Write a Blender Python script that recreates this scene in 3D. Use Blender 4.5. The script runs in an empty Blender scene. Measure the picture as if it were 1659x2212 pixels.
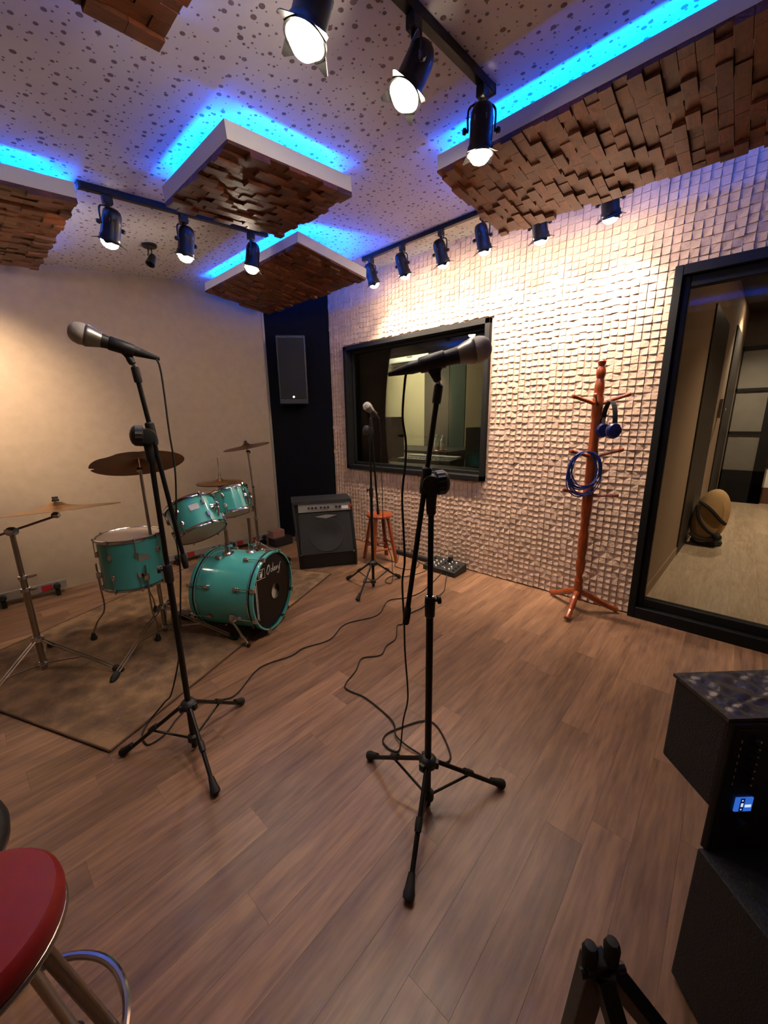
import bpy, bmesh, math, random
from mathutils import Vector as V, Matrix as Mx
random.seed(7)
S = bpy.context.scene
COL = S.collection
PI = math.pi

# ------------------------------------------------------------------ camera, world, exposure
cam_d = bpy.data.cameras.new('camera'); cam = bpy.data.objects.new('camera', cam_d); COL.objects.link(cam)
yaw, pitch, roll = 0.83396985, -0.23091684, -0.01582925
_f = V((math.sin(yaw)*math.cos(pitch), math.cos(yaw)*math.cos(pitch), math.sin(pitch)))
_r = V((math.cos(yaw), -math.sin(yaw), 0)); _u = _r.cross(_f)
_r2 = _r*math.cos(roll)+_u*math.sin(roll); _u2 = -_r*math.sin(roll)+_u*math.cos(roll)
cam.matrix_world = Mx(((_r2.x, _u2.x, -_f.x, 0), (_r2.y, _u2.y, -_f.y, 0), (_r2.z, _u2.z, -_f.z, 1.45), (0, 0, 0, 1)))
cam_d.sensor_fit = 'VERTICAL'; cam_d.sensor_height = 36; cam_d.sensor_width = 27
cam_d.lens = 36*835.19/2212; cam_d.clip_start = .02
S.camera = cam
w = bpy.data.worlds.new('world'); S.world = w; w.use_nodes = True
w.node_tree.nodes['Background'].inputs[0].default_value = (.02, .02, .03, 1)
w.node_tree.nodes['Background'].inputs[1].default_value = .05
vs = S.view_settings; vs.view_transform = 'Standard'; vs.look = 'None'; vs.gamma = 1; vs.use_curve_mapping = False
vs.exposure = 0.2
S.cycles.use_denoising = True
S.cycles.max_bounces = 4; S.cycles.diffuse_bounces = 2; S.cycles.glossy_bounces = 2
S.cycles.use_adaptive_sampling = True; S.cycles.adaptive_threshold = .09; S.cycles.adaptive_min_samples = 24
S.cycles.transparent_max_bounces = 8; S.cycles.sample_clamp_indirect = 4.0
WARM = (1.0, .79, .56)
P_TRACK, P_BACK, P_WALL, LED_STR = 20, 28, 88, 215
P_CR, P_CORR = 85, 260

# ------------------------------------------------------------------ materials
def srgb(r, g, b):
    f = lambda c: (c/255/12.92 if c <= 10.3 else ((c/255+.055)/1.055)**2.4)
    return (f(r), f(g), f(b), 1)
MATS = {}
def mat(name, col, rough=.6, metal=0., var=0., scale=20., bump=0., bscale=60., rnd=0., stretch=None, emit=None, es=0., coat=0., spec=.5, sheen=0.):
    if name in MATS: return MATS[name]
    m = bpy.data.materials.new(name); m.use_nodes = True; N = m.node_tree.nodes; L = m.node_tree.links
    b = N['Principled BSDF']; b.inputs['Roughness'].default_value = rough; b.inputs['Metallic'].default_value = metal
    b.inputs['Base Color'].default_value = col; b.inputs['Specular IOR Level'].default_value = spec
    if coat: b.inputs['Coat Weight'].default_value = coat; b.inputs['Coat Roughness'].default_value = .08
    if sheen: b.inputs['Sheen Weight'].default_value = sheen
    tc = N.new('ShaderNodeTexCoord'); vec = tc.outputs['Object']
    if stretch:
        mp = N.new('ShaderNodeMapping'); mp.inputs['Scale'].default_value = stretch; L.new(vec, mp.inputs[0]); vec = mp.outputs[0]
    src = None
    if var:
        no = N.new('ShaderNodeTexNoise'); no.inputs['Scale'].default_value = scale; no.inputs['Detail'].default_value = 5
        L.new(vec, no.inputs['Vector'])
        if rnd:
            oi = N.new('ShaderNodeObjectInfo'); ad = N.new('ShaderNodeVectorMath'); ad.operation = 'MULTIPLY_ADD'
            cx = N.new('ShaderNodeCombineXYZ')
            for i in range(3): L.new(oi.outputs['Random'], cx.inputs[i])
            L.new(cx.outputs[0], ad.inputs[0]); ad.inputs[1].default_value = (37, 61, 53); L.new(vec, ad.inputs[2]); L.new(ad.outputs[0], no.inputs['Vector'])
        mr = N.new('ShaderNodeMapRange'); mr.inputs[1].default_value = .25; mr.inputs[2].default_value = .75
        mr.inputs[3].default_value = 1-var; mr.inputs[4].default_value = 1+var; L.new(no.outputs[0], mr.inputs[0])
        src = mr.outputs[0]
    if rnd:
        oi2 = N.new('ShaderNodeObjectInfo'); m2 = N.new('ShaderNodeMapRange'); m2.inputs[3].default_value = 1-rnd; m2.inputs[4].default_value = 1+rnd
        L.new(oi2.outputs['Random'], m2.inputs[0])
        if src:
            mu = N.new('ShaderNodeMath'); mu.operation = 'MULTIPLY'; L.new(src, mu.inputs[0]); L.new(m2.outputs[0], mu.inputs[1]); src = mu.outputs[0]
        else: src = m2.outputs[0]
    if src:
        vm = N.new('ShaderNodeVectorMath'); vm.operation = 'SCALE'; vm.inputs[0].default_value = col[:3]; L.new(src, vm.inputs['Scale']); L.new(vm.outputs[0], b.inputs['Base Color'])
    if bump:
        n2 = N.new('ShaderNodeTexNoise'); n2.inputs['Scale'].default_value = bscale; n2.inputs['Detail'].default_value = 4; L.new(vec, n2.inputs['Vector'])
        bp = N.new('ShaderNodeBump'); bp.inputs['Strength'].default_value = bump; bp.inputs['Distance'].default_value = .01
        L.new(n2.outputs[0], bp.inputs['Height']); L.new(bp.outputs[0], b.inputs['Normal'])
    if emit:
        b.inputs['Emission Color'].default_value = (*emit[:3], 1); b.inputs['Emission Strength'].default_value = es
    MATS[name] = m; return m

def ceiling_mat():
    m = bpy.data.materials.new('perforated_board'); m.use_nodes = True; N = m.node_tree.nodes; L = m.node_tree.links; b = N['Principled BSDF']
    tc = N.new('ShaderNodeTexCoord'); fac = None
    for sc, lo, hi, off in ((15, .07, .165, 0), (22, .04, .11, 3.3)):
        mp = N.new('ShaderNodeMapping'); mp.inputs['Location'].default_value = (off, off*1.7, 0); L.new(tc.outputs['Object'], mp.inputs[0])
        vo = N.new('ShaderNodeTexVoronoi'); vo.voronoi_dimensions = '2D'; vo.inputs['Scale'].default_value = sc; vo.inputs['Randomness'].default_value = .85
        L.new(mp.outputs[0], vo.inputs['Vector'])
        mr = N.new('ShaderNodeMapRange'); mr.inputs[3].default_value = lo; mr.inputs[4].default_value = hi
        sep = N.new('ShaderNodeSeparateColor'); L.new(vo.outputs['Color'], sep.inputs[0]); L.new(sep.outputs[0], mr.inputs[0])
        su = N.new('ShaderNodeMath'); su.operation = 'SUBTRACT'; L.new(mr.outputs[0], su.inputs[0]); L.new(vo.outputs['Distance'], su.inputs[1])
        sm = N.new('ShaderNodeMapRange'); sm.interpolation_type = 'SMOOTHSTEP'; sm.inputs[1].default_value = -.012; sm.inputs[2].default_value = .02; L.new(su.outputs[0], sm.inputs[0])
        if fac is None: fac = sm.outputs[0]
        else:
            mx = N.new('ShaderNodeMath'); mx.operation = 'MAXIMUM'; L.new(fac, mx.inputs[0]); L.new(sm.outputs[0], mx.inputs[1]); fac = mx.outputs[0]
    mc = N.new('ShaderNodeMix'); mc.data_type = 'RGBA'; mc.inputs[6].default_value = srgb(214, 208, 204); mc.inputs[7].default_value = srgb(124, 106, 96)
    L.new(fac, mc.inputs[0]); L.new(mc.outputs[2], b.inputs['Base Color']); b.inputs['Roughness'].default_value = .9
    bp = N.new('ShaderNodeBump'); bp.invert = True; bp.inputs['Strength'].default_value = .6; bp.inputs['Distance'].default_value = .012; L.new(fac, bp.inputs['Height']); L.new(bp.outputs[0], b.inputs['Normal'])
    return m
def wood_mat(name, c1, c2, rough, rnd, stretch, coat=0.):
    m = bpy.data.materials.new(name); m.use_nodes = True; N = m.node_tree.nodes; L = m.node_tree.links; b = N['Principled BSDF']
    tc = N.new('ShaderNodeTexCoord'); oi = N.new('ShaderNodeObjectInfo')
    cx = N.new('ShaderNodeCombineXYZ'); [L.new(oi.outputs['Random'], cx.inputs[i]) for i in range(3)]
    ad = N.new('ShaderNodeVectorMath'); ad.operation = 'MULTIPLY_ADD'; ad.inputs[1].default_value = (31, 17, 23); L.new(cx.outputs[0], ad.inputs[0]); L.new(tc.outputs['Object'], ad.inputs[2])
    mp = N.new('ShaderNodeMapping'); mp.inputs['Scale'].default_value = stretch; L.new(ad.outputs[0], mp.inputs[0])
    no = N.new('ShaderNodeTexNoise'); no.inputs['Scale'].default_value = 1; no.inputs['Detail'].default_value = 6; no.inputs['Roughness'].default_value = .6; L.new(mp.outputs[0], no.inputs['Vector'])
    no2 = N.new('ShaderNodeTexNoise'); no2.inputs['Scale'].default_value = 4; no2.inputs['Detail'].default_value = 5; L.new(mp.outputs[0], no2.inputs['Vector'])
    mm = N.new('ShaderNodeMath'); mm.operation = 'MULTIPLY_ADD'; mm.inputs[1].default_value = .45; L.new(no2.outputs[0], mm.inputs[0]); L.new(no.outputs[0], mm.inputs[2])
    mr = N.new('ShaderNodeMapRange'); mr.inputs[1].default_value = .45; mr.inputs[2].default_value = 1.0; L.new(mm.outputs[0], mr.inputs[0])
    mc = N.new('ShaderNodeMix'); mc.data_type = 'RGBA'; mc.inputs[6].default_value = c1; mc.inputs[7].default_value = c2; L.new(mr.outputs[0], mc.inputs[0])
    m2 = N.new('ShaderNodeMapRange'); m2.inputs[3].default_value = 1-rnd; m2.inputs[4].default_value = 1+rnd; L.new(oi.outputs['Random'], m2.inputs[0])
    vm = N.new('ShaderNodeVectorMath'); vm.operation = 'SCALE'; L.new(mc.outputs[2], vm.inputs[0]); L.new(m2.outputs[0], vm.inputs['Scale']); L.new(vm.outputs[0], b.inputs['Base Color'])
    b.inputs['Roughness'].default_value = rough
    if coat: b.inputs['Coat Weight'].default_value = coat
    bp = N.new('ShaderNodeBump'); bp.inputs['Strength'].default_value = .15; bp.inputs['Distance'].default_value = .004; L.new(no2.outputs[0], bp.inputs['Height']); L.new(bp.outputs[0], b.inputs['Normal'])
    MATS[name] = m; return m
def glass_mat(name, tint, fac):
    m = bpy.data.materials.new(name); m.use_nodes = True; N = m.node_tree.nodes; L = m.node_tree.links
    N.remove(N['Principled BSDF']); out = N['Material Output']
    tr = N.new('ShaderNodeBsdfTransparent'); tr.inputs[0].default_value = tint
    gl = N.new('ShaderNodeBsdfGlossy'); gl.inputs['Roughness'].default_value = .01
    fr = N.new('ShaderNodeFresnel'); fr.inputs[0].default_value = 1.5
    mu = N.new('ShaderNodeMath'); mu.operation = 'MULTIPLY'; mu.inputs[1].default_value = fac; L.new(fr.outputs[0], mu.inputs[0])
    mi = N.new('ShaderNodeMixShader'); L.new(mu.outputs[0], mi.inputs[0]); L.new(tr.outputs[0], mi.inputs[1]); L.new(gl.outputs[0], mi.inputs[2]); L.new(mi.outputs[0], out.inputs[0])
    return m
M_CEIL = ceiling_mat()
M_PLANK = wood_mat('floor_wood', srgb(94, 66, 51), srgb(148, 112, 85), .36, .22, (1.6, 15, 15))
M_CPLANK = wood_mat('corridor_wood', srgb(150, 130, 108), srgb(196, 174, 148), .3, .06, (2.2, 18, 18))
M_BLOCK = wood_mat('diffuser_wood', srgb(58, 24, 8), srgb(108, 52, 18), .5, .35, (10, 30, 30))
M_RACK = wood_mat('mahogany', srgb(112, 42, 14), srgb(160, 72, 28), .28, .04, (30, 30, 5), .5)
M_SUB = mat('underlay', srgb(40, 30, 26), .9)
M_WALL = mat('beige_fabric', srgb(154, 134, 113), .95, var=.07, scale=14, bump=.35, bscale=420, sheen=.1)
M_STONE = mat('stone_tile', srgb(186, 158, 142), .85, var=.18, scale=9, bump=.5, bscale=90, rnd=.05)
M_BLKWALL = mat('black_cloth', srgb(11, 11, 15), .98, var=.1, scale=300, spec=.1)
M_BLK = mat('black_paint', srgb(11, 11, 12), .65, spec=.25)
M_BLKM = mat('black_metal', srgb(18, 17, 18), .38, .3)
M_RUB = mat('black_rubber', srgb(16, 15, 15), .75)
M_PLAS = mat('black_plastic', srgb(22, 22, 24), .5, bump=.1, bscale=300)
M_TOLEX = mat('black_vinyl', srgb(24, 24, 27), .6, bump=.4, bscale=260)
M_WHITE = mat('white_paint', srgb(232, 230, 228), .7)
M_CHR = mat('chrome', srgb(205, 205, 208), .16, 1.)
M_CHRD = mat('worn_chrome', srgb(160, 152, 145), .3, 1.)
M_TEAL = mat('teal_lacquer', srgb(72, 166, 166), .22, var=.03, scale=3, coat=.6)
M_HEAD = mat('drum_skin', srgb(206, 186, 168), .7)
M_BHEAD = mat('black_skin', srgb(7, 6, 7), .5, spec=.3)
M_CYM = mat('bronze', srgb(150, 108, 60), .34, 1., var=.14, scale=6)
M_CYMD = mat('tarnished_bronze', srgb(104, 66, 40), .42, 1., var=.2, scale=7)
M_MICG = mat('steel_mesh', srgb(196, 192, 186), .6, .3, bump=.35, bscale=900)
M_MICB = mat('silver_collar', srgb(140, 136, 132), .4, .9)
M_INK = mat('white_print', srgb(222, 222, 220), .7)
M_BLUE = mat('blue_cable', srgb(20, 52, 140), .5)
M_BLUEP = mat('blue_plastic', srgb(14, 30, 96), .35)
M_RED = mat('red_vinyl', srgb(122, 14, 16), .45, var=.08, scale=30)
M_GREY = mat('grey_metal', srgb(140, 132, 124), .45, .4)
M_GRILL = mat('speaker_cloth', srgb(46, 46, 47), .85, bump=.5, bscale=700)
M_SILV = mat('brushed_panel', srgb(176, 176, 176), .4, .7)
M_REDL = mat('red_label', srgb(150, 20, 20), .5)
M_BULB = mat('lamp_glow', srgb(255, 236, 200), .5, emit=(1, .84, .64), es=190)
M_LED = mat('blue_led', srgb(120, 160, 255), .5, emit=(.0, .11, 1.0), es=LED_STR)
M_GLASS = glass_mat('window_glass', (.80, .84, .80, 1), 1.0)
M_DGLASS = glass_mat('door_glass', (.86, .84, .80, 1), .6)

# ------------------------------------------------------------------ mesh helpers
class B:
    def __init__(s): s.m = bmesh.new()
    def box(s, c, d, M=None):
        v = [s.m.verts.new(V((c[0]+d[0]/2*x, c[1]+d[1]/2*y, c[2]+d[2]/2*z))) for x in (-1, 1) for y in (-1, 1) for z in (-1, 1)]
        if M:
            for q in v: q.co = M @ q.co
        for f in ((0, 1, 3, 2), (4, 6, 7, 5), (0, 4, 5, 1), (2, 3, 7, 6), (0, 2, 6, 4), (1, 5, 7, 3)): s.m.faces.new([v[i] for i in f])
        return s
    def bounds(s, a, b): return s.box([(a[i]+b[i])/2 for i in range(3)], [abs(b[i]-a[i]) for i in range(3)])
    def rings(s, R, cap=True, closed=False):
        Q = [[s.m.verts.new(p) for p in r] for r in R]; n = len(Q[0])
        for i in range(len(Q)-(0 if closed else 1)):
            a, b = Q[i], Q[(i+1) % len(Q)]
            for j in range(n): s.m.faces.new((a[j], a[(j+1) % n], b[(j+1) % n], b[j]))
        if cap and not closed:
            s.m.faces.new(Q[0][::-1]); s.m.faces.new(Q[-1])
        return s
    def lathe(s, prof, o=(0, 0, 0), axis=(0, 0, 1), n=24, cap=True):
        a = V(axis).normalized(); t = V((1, 0, 0)) if abs(a.x) < .8 else V((0, 1, 0)); e1 = a.cross(t).normalized(); e2 = a.cross(e1); o = V(o)
        return s.rings([[o+a*h+(e1*math.cos(2*PI*k/n)+e2*math.sin(2*PI*k/n))*max(r, 1e-4) for k in range(n)] for r, h in prof], cap)
    def cyl(s, p0, p1, r0, r1=None, n=14):
        p0 = V(p0); p1 = V(p1); return s.lathe([(r0, 0), (r0 if r1 is None else r1, (p1-p0).length)], p0, p1-p0, n)
    def tube(s, pts, r, n=8, closed=False):
        P = [V(p) for p in pts]; R = []; N_ = len(P); up = None
        for i, p in enumerate(P):
            d = (P[(i+1) % N_]-P[i-1]) if closed else (P[min(i+1, N_-1)]-P[max(i-1, 0)])
            d.normalize()
            if up is None:
                up = V((0, 0, 1)) if abs(d.z) < .9 else V((1, 0, 0))
            e1 = d.cross(up)
            if e1.length < 1e-4: e1 = d.cross(V((.3, .8, .1)))
            e1.normalize(); e2 = d.cross(e1).normalized(); up = -e2 if False else e2.cross(d) if False else e1.cross(d)
            rr = r[i] if isinstance(r, (list, tuple)) else r
            R.append([p+(e1*math.cos(2*PI*k/n)+e2*math.sin(2*PI*k/n))*rr for k in range(n)])
        return s.rings(R, True, closed)
    def torus(s, c, axis, R, r, n=36, m=8):
        a = V(axis).normalized(); t = V((1, 0, 0)) if abs(a.x) < .8 else V((0, 1, 0)); e1 = a.cross(t).normalized(); e2 = a.cross(e1); c = V(c); out = []
        for i in range(n):
            d = e1*math.cos(2*PI*i/n)+e2*math.sin(2*PI*i/n)
            out.append([c+d*(R+r*math.cos(2*PI*k/m))+a*(r*math.sin(2*PI*k/m)) for k in range(m)])
        return s.rings(out, False, True)
    def sphere(s, c, r, seg=16):
        k = seg//2; return s.lathe([(r*math.sin(PI*i/k), -r*math.cos(PI*i/k)) for i in range(k+1)], c, (0, 0, 1), seg)
    def prism(s, poly, fn):
        """poly: list of 2-D points; fn(p, side) -> 3-D for the two ends"""
        a = [s.m.verts.new(fn(p, 0)) for p in poly]; b = [s.m.verts.new(fn(p, 1)) for p in poly]; n = len(poly)
        s.m.faces.new(a[::-1]); s.m.faces.new(b)
        for i in range(n): s.m.faces.new((a[i], a[(i+1) % n], b[(i+1) % n], b[i]))
        return s
ORG = {}
def mesh_of(name, b, m, smooth=True, bevel=0, seg=2):
    if bevel: bmesh.ops.bevel(b.m, geom=b.m.edges[:], offset=bevel, segments=seg, affect='EDGES', profile=.6)
    bmesh.ops.recalc_face_normals(b.m, faces=b.m.faces[:])
    me = bpy.data.meshes.new(name); b.m.to_mesh(me); b.m.free(); me.materials.append(m)
    if smooth: me.shade_smooth(); me.set_sharp_from_angle(angle=.62)
    return me
def obj(name, b, m, parent=None, smooth=True, bevel=0, seg=2):
    org = ORG[parent.name] if parent else V((0, 0, 0))
    if parent: bmesh.ops.translate(b.m, verts=b.m.verts[:], vec=-org)
    o = bpy.data.objects.new(name, mesh_of(name, b, m, smooth, bevel, seg)); COL.objects.link(o)
    if parent: o.parent = parent
    ORG[o.name] = org; return o
def thing(name, label, cat, loc=(0, 0, 0), group=None):
    o = bpy.data.objects.new(name, None); COL.objects.link(o); o.location = loc; o.empty_display_size = .05
    o['label'] = label; o['category'] = cat
    if group: o['group'] = group
    ORG[o.name] = V(loc); return o
def one(name, b, m, label, cat, loc=(0, 0, 0), group=None, **k):
    bmesh.ops.translate(b.m, verts=b.m.verts[:], vec=-V(loc))
    o = obj(name, b, m, **k); o.location = loc; ORG[o.name] = V(loc); o['label'] = label; o['category'] = cat
    if group: o['group'] = group
    return o
def struct(name, b, m, label=None, parent=None, **k):
    o = obj(name, b, m, parent, **k)
    if not parent: o['kind'] = 'structure'; o['label'] = label
    return o
def sroot(name, label, loc=(0, 0, 0)):
    o = bpy.data.objects.new(name, None); COL.objects.link(o); o.location = loc; o['kind'] = 'structure'; o['label'] = label; ORG[o.name] = V(loc); return o
def link(name, me, parent, loc, rot=None, scale=None):
    o = bpy.data.objects.new(name, me); COL.objects.link(o); o.parent = parent; o.location = V(loc)-ORG[parent.name]
    if rot: o.rotation_euler = rot
    if scale: o.scale = scale
    ORG[o.name] = V(loc); return o
def smoothpath(pts, k=6):
    P = [V(p) for p in pts]; out = []
    for i in range(len(P)-1):
        a, b, c, d = P[max(i-1, 0)], P[i], P[i+1], P[min(i+2, len(P)-1)]
        for j in range(k):
            t = j/k; out.append(.5*((2*b)+(c-a)*t+(2*a-5*b+4*c-d)*t*t+(3*b-a-3*c+d)*t**3))
    out.append(P[-1]); return out
CT, C0 = .092, 2.655
def ceil(x): return C0+CT*x
def area(name, loc, rot, size, power, col):
    l = bpy.data.lights.new(name, 'AREA'); l.energy = power; l.color = col; l.shape = 'RECTANGLE'; l.size, l.size_y = size
    o = bpy.data.objects.new(name, l); COL.objects.link(o); o.location = loc; o.rotation_euler = rot; return o

# ------------------------------------------------------------------ room shell
XR = 3.204
def planks(root, x0, x1, y0, y1, wdt, lmin, lmax, m, zt=0., skip=None):
    rnd = random.Random(3); cache = {}
    ny = int(round((y1-y0)/wdt)); wdt = (y1-y0)/ny
    for j in range(ny):
        x = x0-rnd.random()*lmax; yc = y0+wdt*(j+.5)
        while x < x1-.01:
            ln = round(rnd.uniform(lmin, lmax), 1); a, b = max(x, x0), min(x+ln, x1); x += ln
            if b-a < .02 or (skip and skip(a, b, yc)): continue
            key = round(b-a, 3)
            if key not in cache:
                cache[key] = mesh_of('plank', B().box((0, 0, -.006), (b-a-.0006, wdt-.0006, .012)), m, False)
            link('plank', cache[key], root, ((a+b)/2, yc, zt))
fl = struct('floor', B().bounds((-1.75, -1.85, -.06), (3.24, 4.75, -.011)), M_SUB, 'brown wood plank floor of the rehearsal room', smooth=False)
planks(fl, -1.7, 3.225, -1.3, 4.46, .125, .8, 1.3, M_PLANK)

b = B(); z0 = C0+CT*-1.8; z1 = C0+CT*3.5
b.prism([(-1.8, z0), (3.5, z1), (3.5, z1+.08), (-1.8, z0+.08)], lambda p, s: V((p[0], -1.9 if s == 0 else 4.8, p[1])))
struct('ceiling', b, M_CEIL, 'white ceiling board with scattered round holes', smooth=False)
b = B(); b.prism([(-1.75, 4.548), (2.66, 4.24), (2.66, 4.4), (-1.75, 4.7)], lambda p, s: V((p[0], p[1], -.01 if s == 0 else 3.1)))
wb = struct('wall_back', b, M_WALL, 'beige fabric wall behind the drums', smooth=False)
struct('trim', B().prism([(2.64, 4.235), (2.668, 4.233), (2.668, 4.26), (2.64, 4.26)], lambda p, s: V((p[0], p[1], 0 if s == 0 else 2.89))), M_GREY, parent=wb, smooth=False)
b = B(); b.prism([(2.66, 4.245), (XR+.03, 3.752), (XR+.16, 3.8), (2.72, 4.36)], lambda p, s: V((p[0], p[1], -.01 if s == 0 else 3.05)))
struct('wall_corner', b, M_BLKWALL, 'black corner panel between the beige wall and the stone wall', smooth=False)
struct('wall_left', B().bounds((-1.8, -1.9, -.01), (-1.7, 4.7, 2.6)), M_WALL, 'beige wall on the left outside the view', smooth=False)
struct('wall_front', B().bounds((-1.8, -1.95, -.01), (3.5, -1.85, 3.1)), M_WALL, 'beige wall behind the viewer', smooth=False)

WY0, WY1, WZ0, WZ1 = 1.67, 3.486, .902, 2.276
DY0, DY1, DZ1 = -1.25, .436, 2.346
b = B(); X0, X1 = XR+.026, XR+.15
for y0, y1, z0, z1 in ((WY1, 3.78, 0, 3.0), (WY0, WY1, 0, WZ0), (WY0, WY1, WZ1, 3.0), (DY1, WY0, 0, 3.0), (DY0, DY1, DZ1, 3.0), (-1.9, DY0, 0, 3.0)):
    b.bounds((X0, y0, z0-.01 if z0 == 0 else z0), (X1, y1, z1))
wr = struct('wall_right', b, M_STONE, 'wall of small pale split-stone tiles with window and door', smooth=False)
# stone tiles: one wedge each, the closest 300 as single parts, the rest joined
T = .0485; tiles = []
rnd = random.Random(11); col = 0; y = 3.745
while y > -1.2:
    zoff = rnd.choice((0, 0, .012, -.012, .024)); z = .012+zoff*.3
    while z < ceil(XR)-T*.6:
        c = (y-T/2, z+T/2)
        inw = WY0-.012 < c[0] < WY1+.012 and WZ0-.012 < c[1] < WZ1+.012
        ind = DY0 < c[0] < DY1+.010 and c[1] < DZ1+.010
        if not inw and not ind: tiles.append(c)
        z += T
    y -= T; col += 1
    if col % 6 == 0: y -= .0015
tiles.sort(key=lambda c: (XR**2+c[0]**2+(c[1]-1.45)**2)/(1 if (c[0] > .43 or c[1] > DZ1) and c[0] > -.45 and not (c[1] < 1.2 and c[0] < 1.0 and c[0] > .5 and False) else .2))
def wedge(b, yc, zc, hs, g=.0003):
    h = T/2-g; P = []
    for x in ('b', 'f'):
        for k, (sy, sz) in enumerate(((1, -1), (-1, -1), (-1, 1), (1, 1))):
            P.append(b.m.verts.new(V((XR+.027 if x == 'b' else XR+.027-hs[k], yc+sy*h, zc+sz*h))))
    for f in ((3, 2, 1, 0), (4, 5, 6, 7), (0, 1, 5, 4), (1, 2, 6, 5), (2, 3, 7, 6), (3, 0, 4, 7)): b.m.faces.new([P[i] for i in f])
def heights():
    k = rnd.random(); j = lambda: rnd.uniform(-.0013, .0013)
    base = (.012, .022, .0125, .0115) if k < .75 else (.014, .020, .017, .011) if k < .9 else (.018, .014, .010, .013)
    return [h+j() for h in base]
variants = []
for i in range(24):
    bb = B(); wedge(bb, 0, 0, heights()); bmesh.ops.translate(bb.m, verts=bb.m.verts[:], vec=(-XR, 0, 0)); variants.append(mesh_of('stone_tile', bb, M_STONE, False))
for c in tiles[:300]: link('stone_tile', rnd.choice(variants), wr, (XR, c[0], c[1]))
bb = B()
for c in tiles[300:]: wedge(bb, c[0], c[1], heights())
st = obj('stone_tiles', bb, M_STONE, wr, smooth=False); st['kind'] = 'stuff'

# studio window
wn = sroot('window_1', 'black framed control room window in the stone wall', (XR, 2.58, .9))
for y0, y1, z0, z1 in ((WY0, WY1, WZ0, WZ0+.045), (WY0, WY1, WZ1-.045, WZ1), (WY0, WY0+.045, WZ0, WZ1), (WY1-.045, WY1, WZ0, WZ1)):
    obj('frame_board', B().bounds((XR-.02, y0, z0), (XR+.16, y1, z1)), M_BLK, wn, False, .003, 1)
for y0, y1, z0, z1 in ((WY0+.045, WY1-.045, WZ0+.045, WZ0+.075), (WY0+.045, WY1-.045, WZ1-.075, WZ1-.045), (WY0+.045, WY0+.07, WZ0+.045, WZ1-.045), (WY1-.07, WY1-.045, WZ0+.045, WZ1-.045)):
    obj('glazing_bead', B().bounds((XR+.07, y0, z0), (XR+.13, y1, z1)), M_BLK, wn, False, .002, 1)
obj('glass_pane', B().bounds((XR+.095, WY0+.06, WZ0+.06), (XR+.103, WY1-.06, WZ1-.06)), M_GLASS, wn, False)
for y0, y1, z0, z1 in ((WY0, WY1, WZ0-.05, WZ0+.06), (WY0, WY1, WZ1-.12, WZ1), (WY0, WY0+.06, WZ0, WZ1), (WY1-.06, WY1, WZ0, WZ1)):
    obj('inner_reveal', B().bounds((XR+.16, y0, z0), (XR+.42, y1, z1)), M_BLK, wn, False)

# glazed door to the corridor
dr = sroot('door_1', 'black framed glass door in the stone wall with a view of the corridor', (XR, -.4, 0))
for y0, y1, z0, z1 in ((DY1-.045, DY1, 0, DZ1), (DY0, DY0+.045, 0, DZ1), (DY0+.045, DY1-.045, DZ1-.06, DZ1), (DY0+.045, DY1-.045, 0, .085)):
    obj('door_frame', B().bounds((XR-.03, y0, z0), (XR+.15, y1, z1)), M_BLK, dr, False, .004, 1)
for y0, y1, z0, z1 in ((DY1-.085, DY1-.045, .085, DZ1-.06), (DY0+.045, DY0+.085, .085, DZ1-.06), (DY0+.085, DY1-.085, DZ1-.125, DZ1-.06), (DY0+.085, DY1-.085, .085, .15)):
    obj('sash', B().bounds((XR+.01, y0, z0), (XR+.07, y1, z1)), M_BLK, dr, False, .004, 1)
obj('glass_pane', B().bounds((XR+.036, DY0+.08, .145), (XR+.044, DY1-.08, DZ1-.12)), M_DGLASS, dr, False)

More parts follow.
